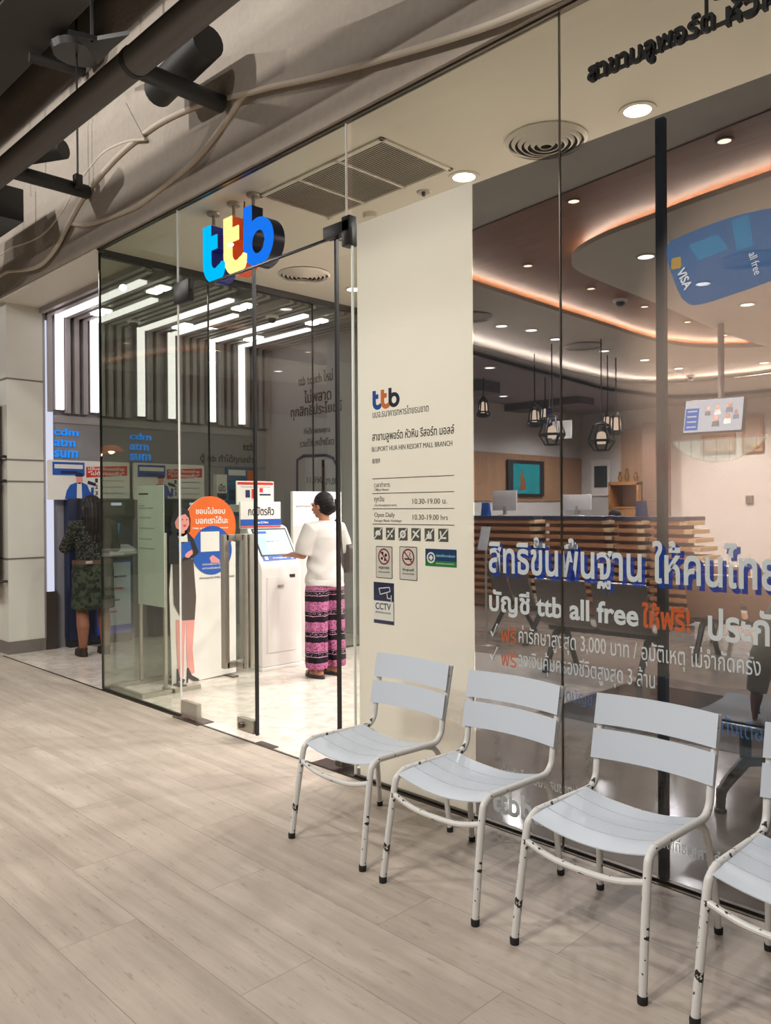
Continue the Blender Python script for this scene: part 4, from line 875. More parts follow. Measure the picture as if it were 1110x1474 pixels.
# ================================================================ LOBBY
# notice stand behind the left window
st = thing('notice_stand', (-6.2, 3.3, 0), 'steel two-post stand with a blank white notice behind the left window pane', 'stand')
for x in (-6.375, -5.963): MB().box((x-.013, 3.33, .02), (x+.013, 3.356, 1.30)).build('post', M['steel'], st, bevel=.002)
mb = MB().box((-6.39, 3.07, .0), (-5.84, 3.10, .035)).box((-5.868, 3.10, 0), (-5.84, 3.60, .035)).box((-6.39, 3.10, 0), (-6.362, 3.60, .035)).box((-6.0, 3.33, 0), (-5.84, 3.36, .035)); mb.build('base_frame', M['steel'], st, bevel=.003)
faint = P('faint_grey_green_print', '#a9b3a9', .4)
pn = MB().box((-6.385, 3.326, .69), (-5.945, 3.332, 1.695)).build('notice_panel', P('greenish_white_acrylic', '#cdd6cb', .3), st, smooth=0)
for z, w in ((1.62, .16), (1.52, .10), (1.50, .24), (1.42, .2), (1.33, .26), (1.24, .22), (1.16, .26)): MB().box((-6.36, 3.324, z), (-6.36+w, 3.326, z+.012)).build('printed_line', M['ink'] if z > 1.6 else faint, pn, smooth=0)

# flat cut-out figure
XS = -6.13
sd_ = thing('standee', (XS, 3.8, 0), 'flat cut-out of a drawn woman in a dark suit with orange and blue discs', 'standee')
def yz(p, x=XS): return [(a, b) for a, b in p]
def pr(pts, m, nm, lv, par=None): return MB().prism(pts, (XS+.012+.0012*lv, 0, 0), SX, SZ, .0015).build(nm, M[m] if isinstance(m, str) else m, par or sd_, smooth=0)
OC = (-6.12, 3.879, 1.346); OR = .395
BC = (-6.12, 3.891, 1.131)
back = [(3.492, -0.008), (4.136, 0.02), (4.139, 1.196), (3.857, 1.267), (3.638, 1.464), (3.545, 1.465), (3.495, 1.1), (3.473, 0.807)]
MB().prism(back, (XS, 0, 0), SX, SZ, .010).build('backing_board', M['paper'], sd_, smooth=0)
MB().prism(ring(OC[1], OC[2], .262, .262, 40), (XS+.001, 0, 0), SX, SZ, .010).build('disc_backing', M['paper'], sd_, smooth=0)
od = pr(ring(OC[1], OC[2], .262, .262, 44), 'orange', 'orange_disc', 0)
bd = pr(ring(BC[1], BC[2], .205, .215, 44), 'blue', 'blue_disc', 1)
for s, z, h, w in (('ชอบไม่ชอบ', OC[2]+.105, .06, .30), ('บอกเราได้นะ', OC[2]+.02, .065, .33), ('Help us improve our service', OC[2]-.03, .022, .36)): text(s, (XS+.0137, OC[1]-.15 if w < .34 else OC[1]-.18, z), SX, SZ, 'disc_lettering', M['paper'], od, w=w, h=h, bold=.025, depth=.001)
MB().box((XS+.0148, BC[1]-.115, BC[2]-.01), (XS+.0155, BC[1]+.075, BC[2]+.165)).build('white_square', M['paper'], bd, smooth=0)
for s, z in (('สแกนเพื่อประเมิน', BC[2]-.13), ('ความพึงพอใจ', BC[2]-.165)): text(s, (XS+.0148, BC[1]-.1, z), SX, SZ, 'disc_lettering', M['paper'], bd, w=.20, h=.022, depth=.001)
pr([(3.862, 1.065), (3.898, 1.088), (3.941, 1.061), (3.969, 1.041), (3.962, 1.017), (3.883, 1.021)], 'skinprint', 'printed_hand', 2, bd)
pr([(3.502, 1.1), (3.511, 0.686), (3.59, 0.542), (3.711, 0.536), (3.727, 0.727), (3.702, 1.061)], P('printed_brown_skirt', '#4a403c', .5), 'printed_skirt', 1)
pr([(3.468, 1.031), (3.471, 1.266), (3.517, 1.294), (3.596, 1.31), (3.65, 1.297), (3.704, 1.241), (3.758, 1.118), (3.703, 1.073), (3.594, 1.048), (3.594, 1.024)], P('printed_black_jacket', '#1d1d22', .6), 'printed_jacket', 2)
pr([(3.543, 1.288), (3.57, 1.311), (3.637, 1.309), (3.649, 1.213), (3.576, 1.215)], 'paper', 'printed_blouse', 3)
pr([(3.555, 1.192), (3.67, 1.218), (3.696, 1.109), (3.574, 1.067)], 'blue', 'printed_folder', 3)
pr([(3.621, 1.106), (3.649, 1.129), (3.69, 1.145), (3.696, 1.109), (3.655, 1.075), (3.621, 1.083)], 'skinprint', 'printed_hand', 4)
pr([(3.49, 1.307), (3.498, 1.424), (3.532, 1.483), (3.598, 1.506), (3.659, 1.482), (3.678, 1.404), (3.671, 1.302), (3.609, 1.262), (3.53, 1.264)], P('printed_black_hair', '#1b1a1e', .5), 'printed_hair', 3)
f_ = pr([(3.524, 1.383), (3.558, 1.435), (3.625, 1.453), (3.658, 1.416), (3.664, 1.362), (3.637, 1.321), (3.617, 1.31), (3.616, 1.286), (3.576, 1.287), (3.57, 1.317), (3.537, 1.335)], 'skinprint', 'printed_face', 4)
pr([(3.597, 1.358), (3.637, 1.363), (3.617, 1.339)], 'red', 'printed_mouth', 5, f_)
for a in (262, 268): pr([(q[0], q[1]) for q in ring(3.597 if a == 262 else 3.638, 1.405, .006, .006, 10)], 'inkblack', 'printed_eye', 5, f_)
pr([(3.53, 0.554), (3.623, 0.539), (3.608, 0.32), (3.598, 0.052), (3.552, 0.042), (3.534, 0.329)], 'skinprint', 'printed_leg', 0); pr([(3.63, 0.538), (3.711, 0.536), (3.689, 0.279), (3.707, 0.078), (3.639, 0.064), (3.628, 0.287)], 'skinprint', 'printed_leg', 0)
for pts in ([(3.533, 0.134), (3.546, 0.137), (3.558, 0.058), (3.612, 0.032), (3.598, -0.001), (3.552, 0.03), (3.545, -0.005), (3.531, -0.003)], [(3.633, 0.125), (3.646, 0.129), (3.68, 0.058), (3.748, 0.017), (3.755, -0.008), (3.686, 0.009), (3.646, 0.039), (3.638, -0.008), (3.625, -0.006)]): pr(pts, 'blackplastic', 'printed_shoe', 1)
text('สาขาบลูพอร์ต หัวหิน รีสอร์ท มอลล์', (XS+.013, BC[1]-.13, BC[2]-.255), SX, SZ, 'board_lettering', M['ink'], sd_, w=.36, h=.026, depth=.001)
MB().box((XS-.14, 3.5, 0), (XS+.13, 3.56, .012)).box((XS-.14, 4.02, 0), (XS+.13, 4.08, .012)).build('foot', M['darksteel'], sd_, smooth=0)

# queue ticket kiosk
kk = thing('ticket_kiosk', (-6.2, 4.58, 0), 'white queue ticket kiosk with a sloping screen, in front of the woman in white', 'kiosk')
prof = [(-6.03, .03), (-6.03, .93), (-6.05, .985), (-6.26, 1.315), (-6.32, 1.34), (-6.38, 1.30), (-6.40, 1.0), (-6.40, .03)]
MB().prism(prof, (0, 4.83, 0), (1, 0, 0), (0, 0, 1), .47).build('body', M['offwhite'], kk, bevel=.02)
MB().box((-6.41, 4.35, 0), (-6.015, 4.84, .03)).build('foot_plate', M['offwhite'], kk, bevel=.004)
MB().box((-6.032, 4.42, .16), (-6.022, 4.76, .86)).build('front_door', M['offwhite'], kk, bevel=.006)
us = Vector((-6.26+6.05, 0, 1.315-.985)).normalized(); nsl = Vector((us.z, 0, -us.x)); c0 = Vector((-6.05, 0, .985))
def slope(y, t, lift=0): v = c0+us*t+nsl*lift; return (v.x, y, v.z)
sc_ = MB().obox(slope(4.60, .225, .004), (0, 1, 0), us, nsl, .37, .27, .010).build('screen', P('pale_screen', '#a9c0cc', .2, emit=.35), kk, bevel=.003)
MB().obox(slope(4.60, .225, .002), (0, 1, 0), us, nsl, .40, .30, .008).build('screen_bezel', M['blackplastic'], kk, bevel=.003)
text('กรุณาเลือกบริการ', slope(4.52, .22, .0092), SX, us, 'screen_lettering', M['ink'], sc_, w=.15, h=.02, depth=.0008)
MB().obox(slope(4.50, .33, .0095), (0, 1, 0), us, nsl, .10, .025, .001).build('screen_block', M['blue'], sc_, smooth=0)
bs = MB().obox(slope(4.60, .055, .002), (0, 1, 0), us, nsl, .38, .055, .006).build('blue_label', M['blue'], kk, smooth=0)
text('สแกนที่นี่', slope(4.52, .045, .0052), SX, us, 'label_lettering', M['paper'], bs, w=.16, h=.02, bold=.02, depth=.0008)
for y in (4.45, 4.75): MB().obox(slope(y, .055, .0055), (0, 1, 0), us, nsl, .035, .035, .001).build('label_square', M['paper'], bs, smooth=0)
MB().box((-6.03, 4.68, .845), (-6.018, 4.74, .875)).build('ticket_slot', M['blackplastic'], kk, bevel=.003)
MB().box((-6.03, 4.54, .76), (-6.012, 4.60, .785)).build('lock_handle', M['steel'], kk, bevel=.003)
tp = MB().box((-6.275, 4.285, 1.31), (-6.25, 4.75, 1.56)).build('lower_sign', M['paper'], kk, bevel=.003)
sy('กดบัตรคิว', 4.37, 1.43, .30, .085, 'ink', 'sign_lettering', tp, -6.25, .02, .002)
MB().box((-6.25, 4.285, 1.335), (-6.247, 4.75, 1.395)).build('blue_band', M['blue'], tp, smooth=0); MB().box((-6.25, 4.285, 1.318), (-6.247, 4.75, 1.330)).build('red_band', M['red'], tp, smooth=0)
sy('Press Q Here', 4.44, 1.35, .16, .026, 'paper', 'sign_lettering', tp, -6.247, .03, .001)
up_ = MB().box((-6.29, 4.26, 1.53), (-6.276, 4.69, 1.755)).build('upper_sign', M['paper'], kk, bevel=.003)
for a, b, c, d, m in ((4.27, 1.72, 4.68, 1.745, 'red'), (4.36, 1.60, 4.41, 1.67, 'navyprint'), (4.43, 1.59, 4.48, 1.68, 'red'), (4.52, 1.62, 4.65, 1.635, 'navyprint'), (4.52, 1.65, 4.56, 1.69, 'red')):
    MB().box((-6.276, a, b), (-6.274, c, d)).build('printed_block', M[m], up_, smooth=0)
sy('โปรดเตรียมบัตรประชาชน', 4.31, 1.695, .34, .014, 'ink', 'printed_line', up_, -6.276, 0, .001)
# tall white board behind the woman in white
tb = thing('display_board', (-6.33, 5.29, 0), 'tall white display board against the partition behind the woman in white', 'display board')
MB().box((-6.36, 4.955, 0), (-6.32, 5.60, 1.665)).build('board', M['paper'], tb, bevel=.004)
MB().box((-6.32, 4.96, .0), (-6.317, 5.595, 1.32)).build('lower_field', P('pale_grey_field', '#cfccc9', .5), tb, smooth=0)
logo((-6.319, 5.40, 1.50), SX, SZ, .20, .002, [M['blue'], M['red'], M['inkblack']], 'logo_letter', tb)
sy('จุดบริการลูกค้า', 4.99, 1.50, .2, .03, 'ink', 'printed_line', tb, -6.32, 0, .001)
o = thing('leaflet_rack', (-5.75, 6.0, 0), 'small teal leaflet rack beside the right shoulder of the woman in white', 'rack')
q = (-6.488, 5.9, 1.185)
MB().box((q[0]-.12, 5.88, q[2]-.22), (q[0]+.16, 5.92, q[2]+.22)).build('leaflets', P('teal_leaflet', '#2b7a80', .5), o, smooth=0)
MB().tube([(q[0]+.02, 5.93, 0), (q[0]+.02, 5.93, q[2])], .02, 8).build('post', M['steel'], o); MB().lathe([(.16, 0), (.15, .02)], (q[0]+.02, 5.93, 0), 20).build('base', M['steel'], o); o.location = (0, 0, 0)

# ================================================================ BANK HALL
struct(MB().box((AW, 7.5, 1.60), (AW+.03, 14.1, 2.45)).build('wall_wood_panel', M['woodwall'], smooth=0))
for y0, z0 in ((9.0, 3.16), (11.6, 3.20)): struct(MB().box((AW, y0, z0), (-7.2, y0+.5, 3.32)).build('ceiling_beam', P('grey_brown_beam', '#6d6468', .7), smooth=0))
tv = thing('wall_screen', (AW+.08, 12.15, 1.71), 'dark-framed turquoise screen on the wooden wall panel', 'screen')
MB().box((AW+.03, 11.60, 1.68), (AW+.08, 12.72, 2.34)).build('frame', M['blackplastic'], tv, bevel=.01)
MB().box((AW+.08, 11.74, 1.73), (AW+.086, 12.56, 2.27)).build('picture', M['teal'], tv, smooth=0)
MB().prism([(11.9, 1.80), (11.96, 1.92), (11.94, 2.02), (12.0, 2.15), (12.06, 2.02), (12.10, 1.95), (12.12, 1.80)], (AW+.086, 0, 0), SX, SZ, .003).build('picture_figure', P('orange_brown_figure', '#8a5a3c', .4, emit=.2), tv, smooth=0)
# back wall: recess, column, pictures
struct(MB().box((-7.72, 13.95, 0), (-7.02, 14.1, 2.95)).build('wall_recess_panel', M['woodwall'], smooth=0))
struct(MB().box((-7.05, 13.5, 0), (-6.80, 14.1, 3.0)).build('wall_column', P('dark_wood_column', '#7d6254', .5), smooth=0))
pb = thing('framed_notice', (-8.2, 14.08, 1.9), 'white board with a dark picture on the pale back wall, left of the wood cupboard', 'picture')
MB().box((-8.43, 14.06, 1.70), (-8.02, 14.1, 2.40)).build('board', M['paper'], pb, smooth=0); MB().box((-8.36, 14.05, 1.86), (-8.08, 14.06, 2.28)).build('picture', P('dark_photo_print', '#3c3f44', .4, var=.5, scale=9), pb, smooth=0)
for x0, z0, x1, z1, lab in ((-6.20, 2.42, -5.62, 2.75, 'brown-framed picture partly hidden behind the hanging screen'), (-5.50, 2.40, -5.15, 3.02, 'gold-brown picture with a brass plate right of the hanging screen')):
    f = thing('framed_picture', ((x0+x1)/2, 14.05, z0), lab, 'picture', 'gold-brown framed pictures')
    mb = MB(); t = .05
    for a in ((x0, z0, x1, z0+t), (x0, z1-t, x1, z1), (x0, z0+t, x0+t, z1-t), (x1-t, z0+t, x1, z1-t)): mb.box((a[0], 14.03, a[1]), (a[2], 14.1, a[3]))
    mb.build('frame', M['goldwood'], f, bevel=.005); MB().box((x0+t, 14.06, z0+t), (x1-t, 14.1, z1-t)).build('picture', P('warm_picture_print', '#b99a86', .4, var=.35, scale=5), f, smooth=0)
    if z1 > 3: MB().ell(((x0+x1)/2, 14.02, z0+.09), (.12, .03, .035)).build('brass_plate', M['gold'], f)
o = MB().box((-5.45, 14.06, 1.52), (-5.33, 14.1, 1.66)).build('wall_control', M['stonebase'], bevel=.01); tag(o, 'small grey control box low on the pale back wall', 'wall control')
cb = thing('cupboard', (-7.4, 13.6, 0), 'wooden cupboard with brass ornaments in front of the brown recess', 'cupboard')
cbm = MB()
for a, b in (((-7.68, 13.4, 0), (-7.64, 13.9, 1.92)), ((-7.12, 13.4, 0), (-7.08, 13.9, 1.92)), ((-7.68, 13.4, 1.88), (-7.08, 13.9, 1.94)), ((-7.68, 13.4, 1.45), (-7.08, 13.9, 1.48)), ((-7.68, 13.86, 0), (-7.08, 13.9, 1.9)), ((-7.68, 13.4, .0), (-7.08, 13.9, .08))): cbm.box(a, b)
cbm.build('carcass', M['goldwood'], cb, smooth=0); MB().box((-7.64, 13.41, .08), (-7.12, 13.43, 1.45)).build('door', M['goldwood'], cb, bevel=.004)
for x, h, r, lab in ((-7.56, .20, .05, 'left one'), (-7.42, .26, .06, 'tallest one'), (-7.24, .18, .06, 'right one')):
    o = MB().lathe([(r, 0), (r*.6, .02), (r*.9, h*.4), (r*.4, h*.7), (r*.55, h*.85), (.005, h)], (x, 13.62, 1.94), 16).build('brass_ornament', M['gold']); tag(o, 'small brass ornament on the wooden cupboard, ' + lab, 'ornament', 'brass ornaments on the cupboard')
# hanging screen
hs = thing('hanging_screen', (-3.83, 9.0, 2.5), 'bright white and blue screen hung from the ceiling in the smile print', 'screen')
tw_ = Vector((0, .22, 1)).normalized(); nn = Vector((1, 0, 0)).cross(tw_)
C0 = Vector((-3.832, 9.0, 2.505)); TU = Vector((1, 0, -.012)).normalized()
def tvp(u, v, l=0): return C0+TU*u+tw_*v+nn*l
MB().obox(tvp(0, 0), TU, tw_, nn, .68, .40, .05).build('casing', M['blackplastic'], hs, bevel=.008)
M['scr'] = E_('screen_white', (.80, .88, 1.0), 2.2); M['scrblue'] = E_('screen_blue', (.03, .22, .85), 2.0)
pic = MB().obox(tvp(0, 0, .026), TU, tw_, nn, .655, .375, .004).build('picture', M['scr'], hs, smooth=0)
MB().obox(tvp(-.24, -.035, .029), TU, tw_, nn, .155, .26, .003).build('blue_menu', M['scrblue'], pic, smooth=0)
for k in range(4): MB().obox(tvp(-.24, .06-.062*k, .031), TU, tw_, nn, .11, .016, .002).build('menu_line', M['scr'], pic, smooth=0)
mp = [P('screen_print_%d' % k, c, .4, emit=1.0) for k, c in enumerate(('#39404f', '#b98573', '#5a6a86', '#d9d6d2'))]
for k, (u, v, s) in enumerate(((-.06, .05, 1), (.05, .06, 1.1), (.18, .08, 1.2), (.04, -.07, 1.3), (.17, -.05, 1.2), (.26, -.01, 1))):
    MB().prism(ring(0, 0, .022*s, .028*s, 14), tvp(u, v+.03, .029), TU, tw_, .003).build('printed_head', mp[1], pic, smooth=0)
    MB().prism([(-.035*s, -.05*s), (.035*s, -.05*s), (.028*s, 0), (-.028*s, 0)], tvp(u, v, .029), TU, tw_, .003).build('printed_body', mp[k % 3 if k % 3 != 1 else 3], pic, smooth=0)
MB().tube([(-3.77, 9.05, 2.68), (-3.77, 9.05, 3.545)], .035, 10).build('ceiling_pole', P('grey_pink_pole', '#8a7f7d', .5), hs)
# lanterns
ZT = {'black wire lantern nearest the frosted panel': 3.325, 'smaller black wire lantern between two larger ones by the glass joint': 3.325, 'upright black wire lantern left of the navy window post': 3.325}
def lantern(p, w, h, kind, lab):
    x, y, z = p
    o = thing('pendant_lantern', (x, y, z), lab, 'pendant lamp', 'black wire pendant lanterns')
    if kind == 0: prof = [(w*.55, h), (w*.75, .28*h), (w*1.0, .12*h), (w*.6, 0)]
    elif kind == 1: prof = [(w*.55, h), (w*1.0, .38*h), (w*.98, .34*h), (w*.55, 0)]
    else: prof = [(w*.8, h), (w*.95, h*.15), (w*.95, h*.1), (w*.7, 0)]
    mb = MB(); n = 6; r = .011
    R_ = [[(x+a*cos(pi/6+2*pi*k/n), y+a*sin(pi/6+2*pi*k/n), z+b) for k in range(n)] for a, b in prof]
    for g in R_:
        for k in range(n): mb.tube([g[k], g[(k+1) % n]], r, 5)
    for i in range(len(R_)-1):
        for k in range(n): mb.tube([R_[i][k], R_[i+1][k]], r, 5)
    mb.lathe([(w*.56, h-.01), (w*.5, h+.015), (.02, h+.05)], (x, y, z), 6)
    mb.build('wire_cage', M['black'], o, smooth=0)
    MB().lathe([(.05, .0), (.06, .06), (.05, .13), (.02, .15)], (x, y, z+.25*h), 12).build('glass_bulb', M['bulb'], o)
    point('lantern_light', (x, y, z+.25*h+.07), 14, (1, .85, .72), .05)
    MB().tube([(x, y, z+h+.04), (x, y, ZT[lab] if lab in ZT else 3.545)], .009, 6).build('cable', M['black'], o)
for q, w, h, k, lab in (((-7.117, 9.0, 2.772), .095, .24, 0, 'black wire lantern nearest the frosted panel'), ((-6.247, 9.0, 2.568), .105, .27, 0, 'black wire lantern left in the trio by the glass joint'),
        ((-6.486, 9.6, 2.685), .09, .20, 0, 'smaller black wire lantern between two larger ones by the glass joint'), ((-5.709, 8.6, 2.274), .16, .34, 1, 'lowest black wire lantern of the trio, crossed by the glass joint'),
        ((-5.133, 8.8, 2.181), .16, .31, 1, 'wide low black wire lantern in front of the pale corner wall'), ((-5.62, 9.8, 2.526), .08, .18, 0, 'small bright black wire lantern behind the wide low one'), ((-5.047, 9.0, 2.383), .085, .22, 2, 'upright black wire lantern left of the navy window post')):
    lantern(q, w, h, k, lab)
# hanging counter numbers
for q, w, h, m, t_, lab in (((-6.122, 8.9, 2.552), .10, .26, 'navyprint', '6', 'small navy number sign hanging among the lanterns'), ((-5.929, 8.9, 2.411), .30, .22, 'paper', '', 'white sign board hanging behind the lowest lantern')):
    o = thing('hanging_number_sign', q, lab, 'sign'); MB().box((q[0]-w/2, q[1]+.25, q[2]-.02), (q[0]+w/2, q[1]+.27, q[2]+h)).build('board', M[m], o, smooth=0)
    MB().tube([(q[0], q[1]+.26, q[2]+h), (q[0], q[1]+.26, 3.32 if t_ else 3.545)], .006, 6).build('cable', M['steel'], o)
    if t_: text(t_, (q[0]-.02, q[1]+.249, q[2]+.06), FX, FZ, 'number', M['paper'], o, h=.09, bold=.03)
# slatted counters
def counter(x0, x1, y, zt, n, bulge, lab):
    o = thing('slatted_counter', ((x0+x1)/2, y+.3, 0), lab, 'counter', 'slatted wooden bank counters')
    for k in range(n):
        z = zt-.05-k*.105; e = bulge*sin(min(k, 6)/6*pi/2)
        c = MB().box((x0, y, z-.055), (x1+e-.10, y+.5, z)).build('slat', M['woodslat'], o, bevel=.004)
        MB().box((x1+e-.10, y-.004, z-.055), (x1+e, y+.5, z)).build('pale_end', M['woodend'], c, bevel=.003)
    MB().box((x0+.02, y+.08, .02), (x1-.12, y+.45, zt-.06)).build('core', P('brown_core', '#9a6a48', .6), o, smooth=0)
    MB().box((x0-.02, y-.02, zt-.05), (x1-.02, y+.55, zt)).build('navy_top', P('navy_top', '#3a3648', .4), o, bevel=.004)
counter(-8.4, -6.60, 9.5, 1.36, 11, .04, 'slatted wooden counter farthest left, next to the frosted panel')
counter(-6.50, -5.50, 9.6, 1.36, 11, .10, 'slatted wooden counter second from the left, under the teal screen')
counter(-5.36, -4.95, 9.5, 1.36, 11, .04, 'narrow slatted wooden counter third from the left')
counter(-4.82, -4.33, 9.4, 1.36, 11, .22, 'slatted wooden counter with a stepped rounded end, farthest right')
for x, lab in ((-7.35, 'white monitor back on the leftmost slatted counter'), (-6.1, 'low white monitor back on the second slatted counter')):
    o = thing('monitor', (x, 9.8, 1.36), lab, 'monitor'); MB().box((x-.22, 9.78, 1.44), (x+.22, 9.82, 1.74 if x < -7 else 1.66)).build('casing', M['offwhite'], o, bevel=.01); MB().tube([(x, 9.8, 1.37), (x, 9.8, 1.5)], .03, 8).build('stand', M['steel'], o); MB().lathe([(.11, 0), (.10, .015)], (x, 9.8, 1.36), 16).build('foot', M['steel'], o)
for x, m, lab in ((-7.75, 'blue', 'blue upright card holder on the leftmost slatted counter'), (-5.18, 'navyprint', 'small dark card holder on the narrow slatted counter')):
    o = MB().prism([(0, 0), (.10, 0), (.05, .20), (.03, .20)], (x, 9.72, 1.36), (0, 1, 0), (0, 0, 1), .13).build('card_holder', M[m], smooth=0); tag(o, lab, 'card holder')
# waiting benches
def bench(x, y, rz, n, col, lab):
    o = thing('waiting_bench', (0, 0, 0), lab, 'bench', 'waiting benches in the bank'); L_ = n*.56
    MB().box((-L_/2, -.03, .35), (L_/2, .03, .41)).build('beam', M['blackplastic'], o, bevel=.006)
    for s in (-1, 1):
        a = s*(L_/2-.12); mb = MB()
        for f in (-1, 1): mb.tube([(a, 0, .36), (a, f*.10, .33), (a, f*.27, .02)], [.035, .032, .026], 8).lathe([(.035, 0), (.03, .025)], (a, f*.275, 0), 10)
        mb.build('leg', M['blackplastic'], o)
    for k in range(n):
        a = -L_/2+.28+k*.56
        pf = [(.24, .43), (.10, .42), (-.14, .42), (-.20, .45), (-.25, .60), (-.31, .84)]
        th = .022; mb = MB(); out = stroke([(p, q) for p, q in pf], th); mb.prism([(p, q) for p, q in out], (a-.25, 0, 0), (0, 1, 0), (0, 0, 1), .50)
        s_ = mb.build('seat_shell', col, o, bevel=.006)
        MB().tube([(a-.25, -.31, .84), (a+.25, -.31, .84)], .012, 6).build('bright_rim', M['steel'], s_)
    o.location = (x, y, 0); o.rotation_euler = (0, 0, rz); return o
M['seatbrown'] = P('tan_seat_shell', '#9a6a48', .5)
bench(-3.72, 6.42, 0.05, 2, M['seatgrey'], 'grey-brown two-seat waiting bench behind the words all free')
bench(-2.95, 7.78, 0.02, 2, M['seatbrown'], 'tan waiting bench behind the orange word on the film')
bench(-5.35, 7.6, -.5, 2, M['seatgrey'], 'grey-brown waiting bench at the edge of the frosted panel')
bench(-3.0, 8.95, 0.02, 3, M['seatbrown'], 'tan waiting bench in the rearmost row, right of the counters')
o = thing('leaflet_stand', (-4.9, 6.6, 0), 'tilted white leaflet board right at the edge of the frosted panel', 'stand')
q = (-5.457, 6.9, 1.154)
MB().obox(q, (1, 0, 0), (0, .3, 1), (0, -1, .3), .12, .26, .01).build('board', P('leaflet_print', '#cfd0d2', .5, var=.35, scale=25), o, smooth=0); MB().tube([(q[0], q[1]+.03, 0), (q[0], q[1]+.03, q[2])], .012, 8).lathe([(.12, 0), (.11, .015)], (q[0], q[1]+.03, 0), 16).build('post', M['steel'], o)
# low bench by the window with the seated person
nb_ = thing('low_bench', (0, 0, 0), 'black low bench with star feet by the right window, under the seated person', 'bench')
mb = MB().prism(stroke([(-.26, .43), (.0, .415), (.20, .425), (.26, .45)], .035), (-.62, 0, 0), (0, 1, 0), (0, 0, 1), 1.24); mb.build('seat_pad', M['blackplastic'], nb_, bevel=.012)
MB().tube([(-.62, -.275, .425), (.62, -.275, .425)], .012, 8).build('bright_rim', M['steel'], nb_)
MB().box((-.6, -.03, .33), (.6, .03, .39)).build('beam', M['blackplastic'], nb_, bevel=.005)
for s in (-1, 1):
    mb = MB().tube([(s*.42, 0, .35), (s*.42, 0, .16)], .03, 10)
    for f in (-1, 1): mb.tube([(s*.42, 0, .18), (s*.42, f*.22, .13), (s*.42, f*.30, .10), (s*.42, f*.31, .02)], [.032, .028, .026, .022], 8).lathe([(.03, 0), (.03, .02)], (s*.42, f*.31, 0), 10)
    mb.build('leg', M['blackplastic'], nb_)
nb_.location = (-1.22, 4.22, 0)

# ================================================================ CHAIRS OUTSIDE
def make_chair():
    c = thing('metal_chair', (0, 0, 0), 'x', 'chair', 'white metal chairs along the shop window')
    R_ = .0135
    for s in (-1, 1):
        fl = bez([(s*.236, -.262, .012), (s*.230, -.235, .20), (s*.224, -.205, .375), (s*.221, -.188, .412), (s*.219, -.150, .432)], 6)
        g = MB().tube(fl, R_, 12).build('leg', M['chair'], c); MB().lathe([(.0155, 0), (.0165, .02), (.0145, .024)], (s*.236, -.263, 0), 12).build('foot_cap', M['rubber'], g)
        MB().tube(bez([(s*.219, -.152, .432), (s*.219, 0, .429), (s*.219, .175, .424)], 6), R_, 12).build('seat_rail', M['chair'], c)
        MB().tube(bez([(s*.219, .173, .424), (s*.220, .215, .430), (s*.221, .246, .462), (s*.222, .258, .52), (s*.224, .285, .64), (s*.226, .312, .765)], 6), R_, 12).build('back_post', M['chair'], c)
        rl = bez([(s*.205, .165, .412), (s*.207, .215, .396), (s*.212, .246, .345), (s*.222, .268, .22), (s*.232, .292, .012)], 6)
        g = MB().tube(rl, .0125, 12).build('leg', M['chair'], c); MB().lathe([(.0145, 0), (.0155, .02), (.0135, .024)], (s*.232, .293, 0), 12).build('foot_cap', M['rubber'], g)
    MB().tube(bez([(-.226, -.212, .345), (-.12, -.216, .318), (0, -.218, .312), (.12, -.216, .318), (.226, -.212, .345)], 6), .011, 10).build('front_stretcher', M['chair'], c)
    MB().tube(bez([(-.208, .195, .402), (0, .2, .385), (.208, .195, .402)], 6), .010, 10).build('rear_stretcher', M['chair'], c)
    def sheet(fn, nu, nv, th, name):
        vs = []; 
        for k in (0, 1):
            for j in range(nv+1):
                for i in range(nu+1):
                    p, n_ = fn(i/nu, j/nv); vs.append(Vector(p)+Vector(n_)*th*k)
        m_ = (nu+1)*(nv+1); fs = []
        for j in range(nv):
            for i in range(nu):
                a = j*(nu+1)+i; q = (a, a+1, a+nu+2, a+nu+1); fs += [q[::-1], tuple(t+m_ for t in q)]
        bd_ = [i for i in range(nu+1)]+[j*(nu+1)+nu for j in range(1, nv+1)]+[nv*(nu+1)+i for i in range(nu-1, -1, -1)]+[j*(nu+1) for j in range(nv-1, 0, -1)]
        for a, b in zip(bd_, bd_[1:]+bd_[:1]): fs.append((a, b, b+m_, a+m_))
        return MB().add(vs, fs).build(name, M['slat'], c, smooth=40)
    def seatz(u, y): return .432-.030*(1-(2*u-1)**2)-(.012*max(0, (-.13-y)/.06)**2 if y < -.13 else 0)
    ys = [-.198, -.105, -.012, .081, .172]
    for k in range(4):
        a, b = ys[k]+.003, ys[k+1]-.003
        sheet(lambda u, v: ((-.213+.426*u, a+(b-a)*v, seatz(u, a+(b-a)*v)), (0, 0, 1)), 14, 4, .004, 'seat_slat')
    for z0, z1, nm in ((.655, .770, 'upper'), (.530, .638, 'lower')):
        sheet(lambda u, v: ((-.238+.476*u, .258+(z0+(z1-z0)*v-.52)*.21+.035*(1-(2*u-1)**2)-.020, z0+(z1-z0)*v), (0, -1, .2)), 16, 3, .005, 'backrest_slat')
    return c
ch = make_chair()
labs = ['white metal chair farthest left, in front of the frosted panel', 'white metal chair second from the left, across the edge of the frosted panel', 'white metal chair third from the left, in front of the navy window post', 'white metal chair cut off by the right picture edge']
for i, (x, y, rz) in enumerate(((-2.662, 2.515, .0), (-2.057, 2.502, .0), (-1.413, 2.502, 0.0), (-.785, 2.515, .0))):
    o = ch if i == 0 else copy_tree(ch)
    o.location = (x, y, 0); o.rotation_euler = (0, 0, rz); o['label'] = labs[i]

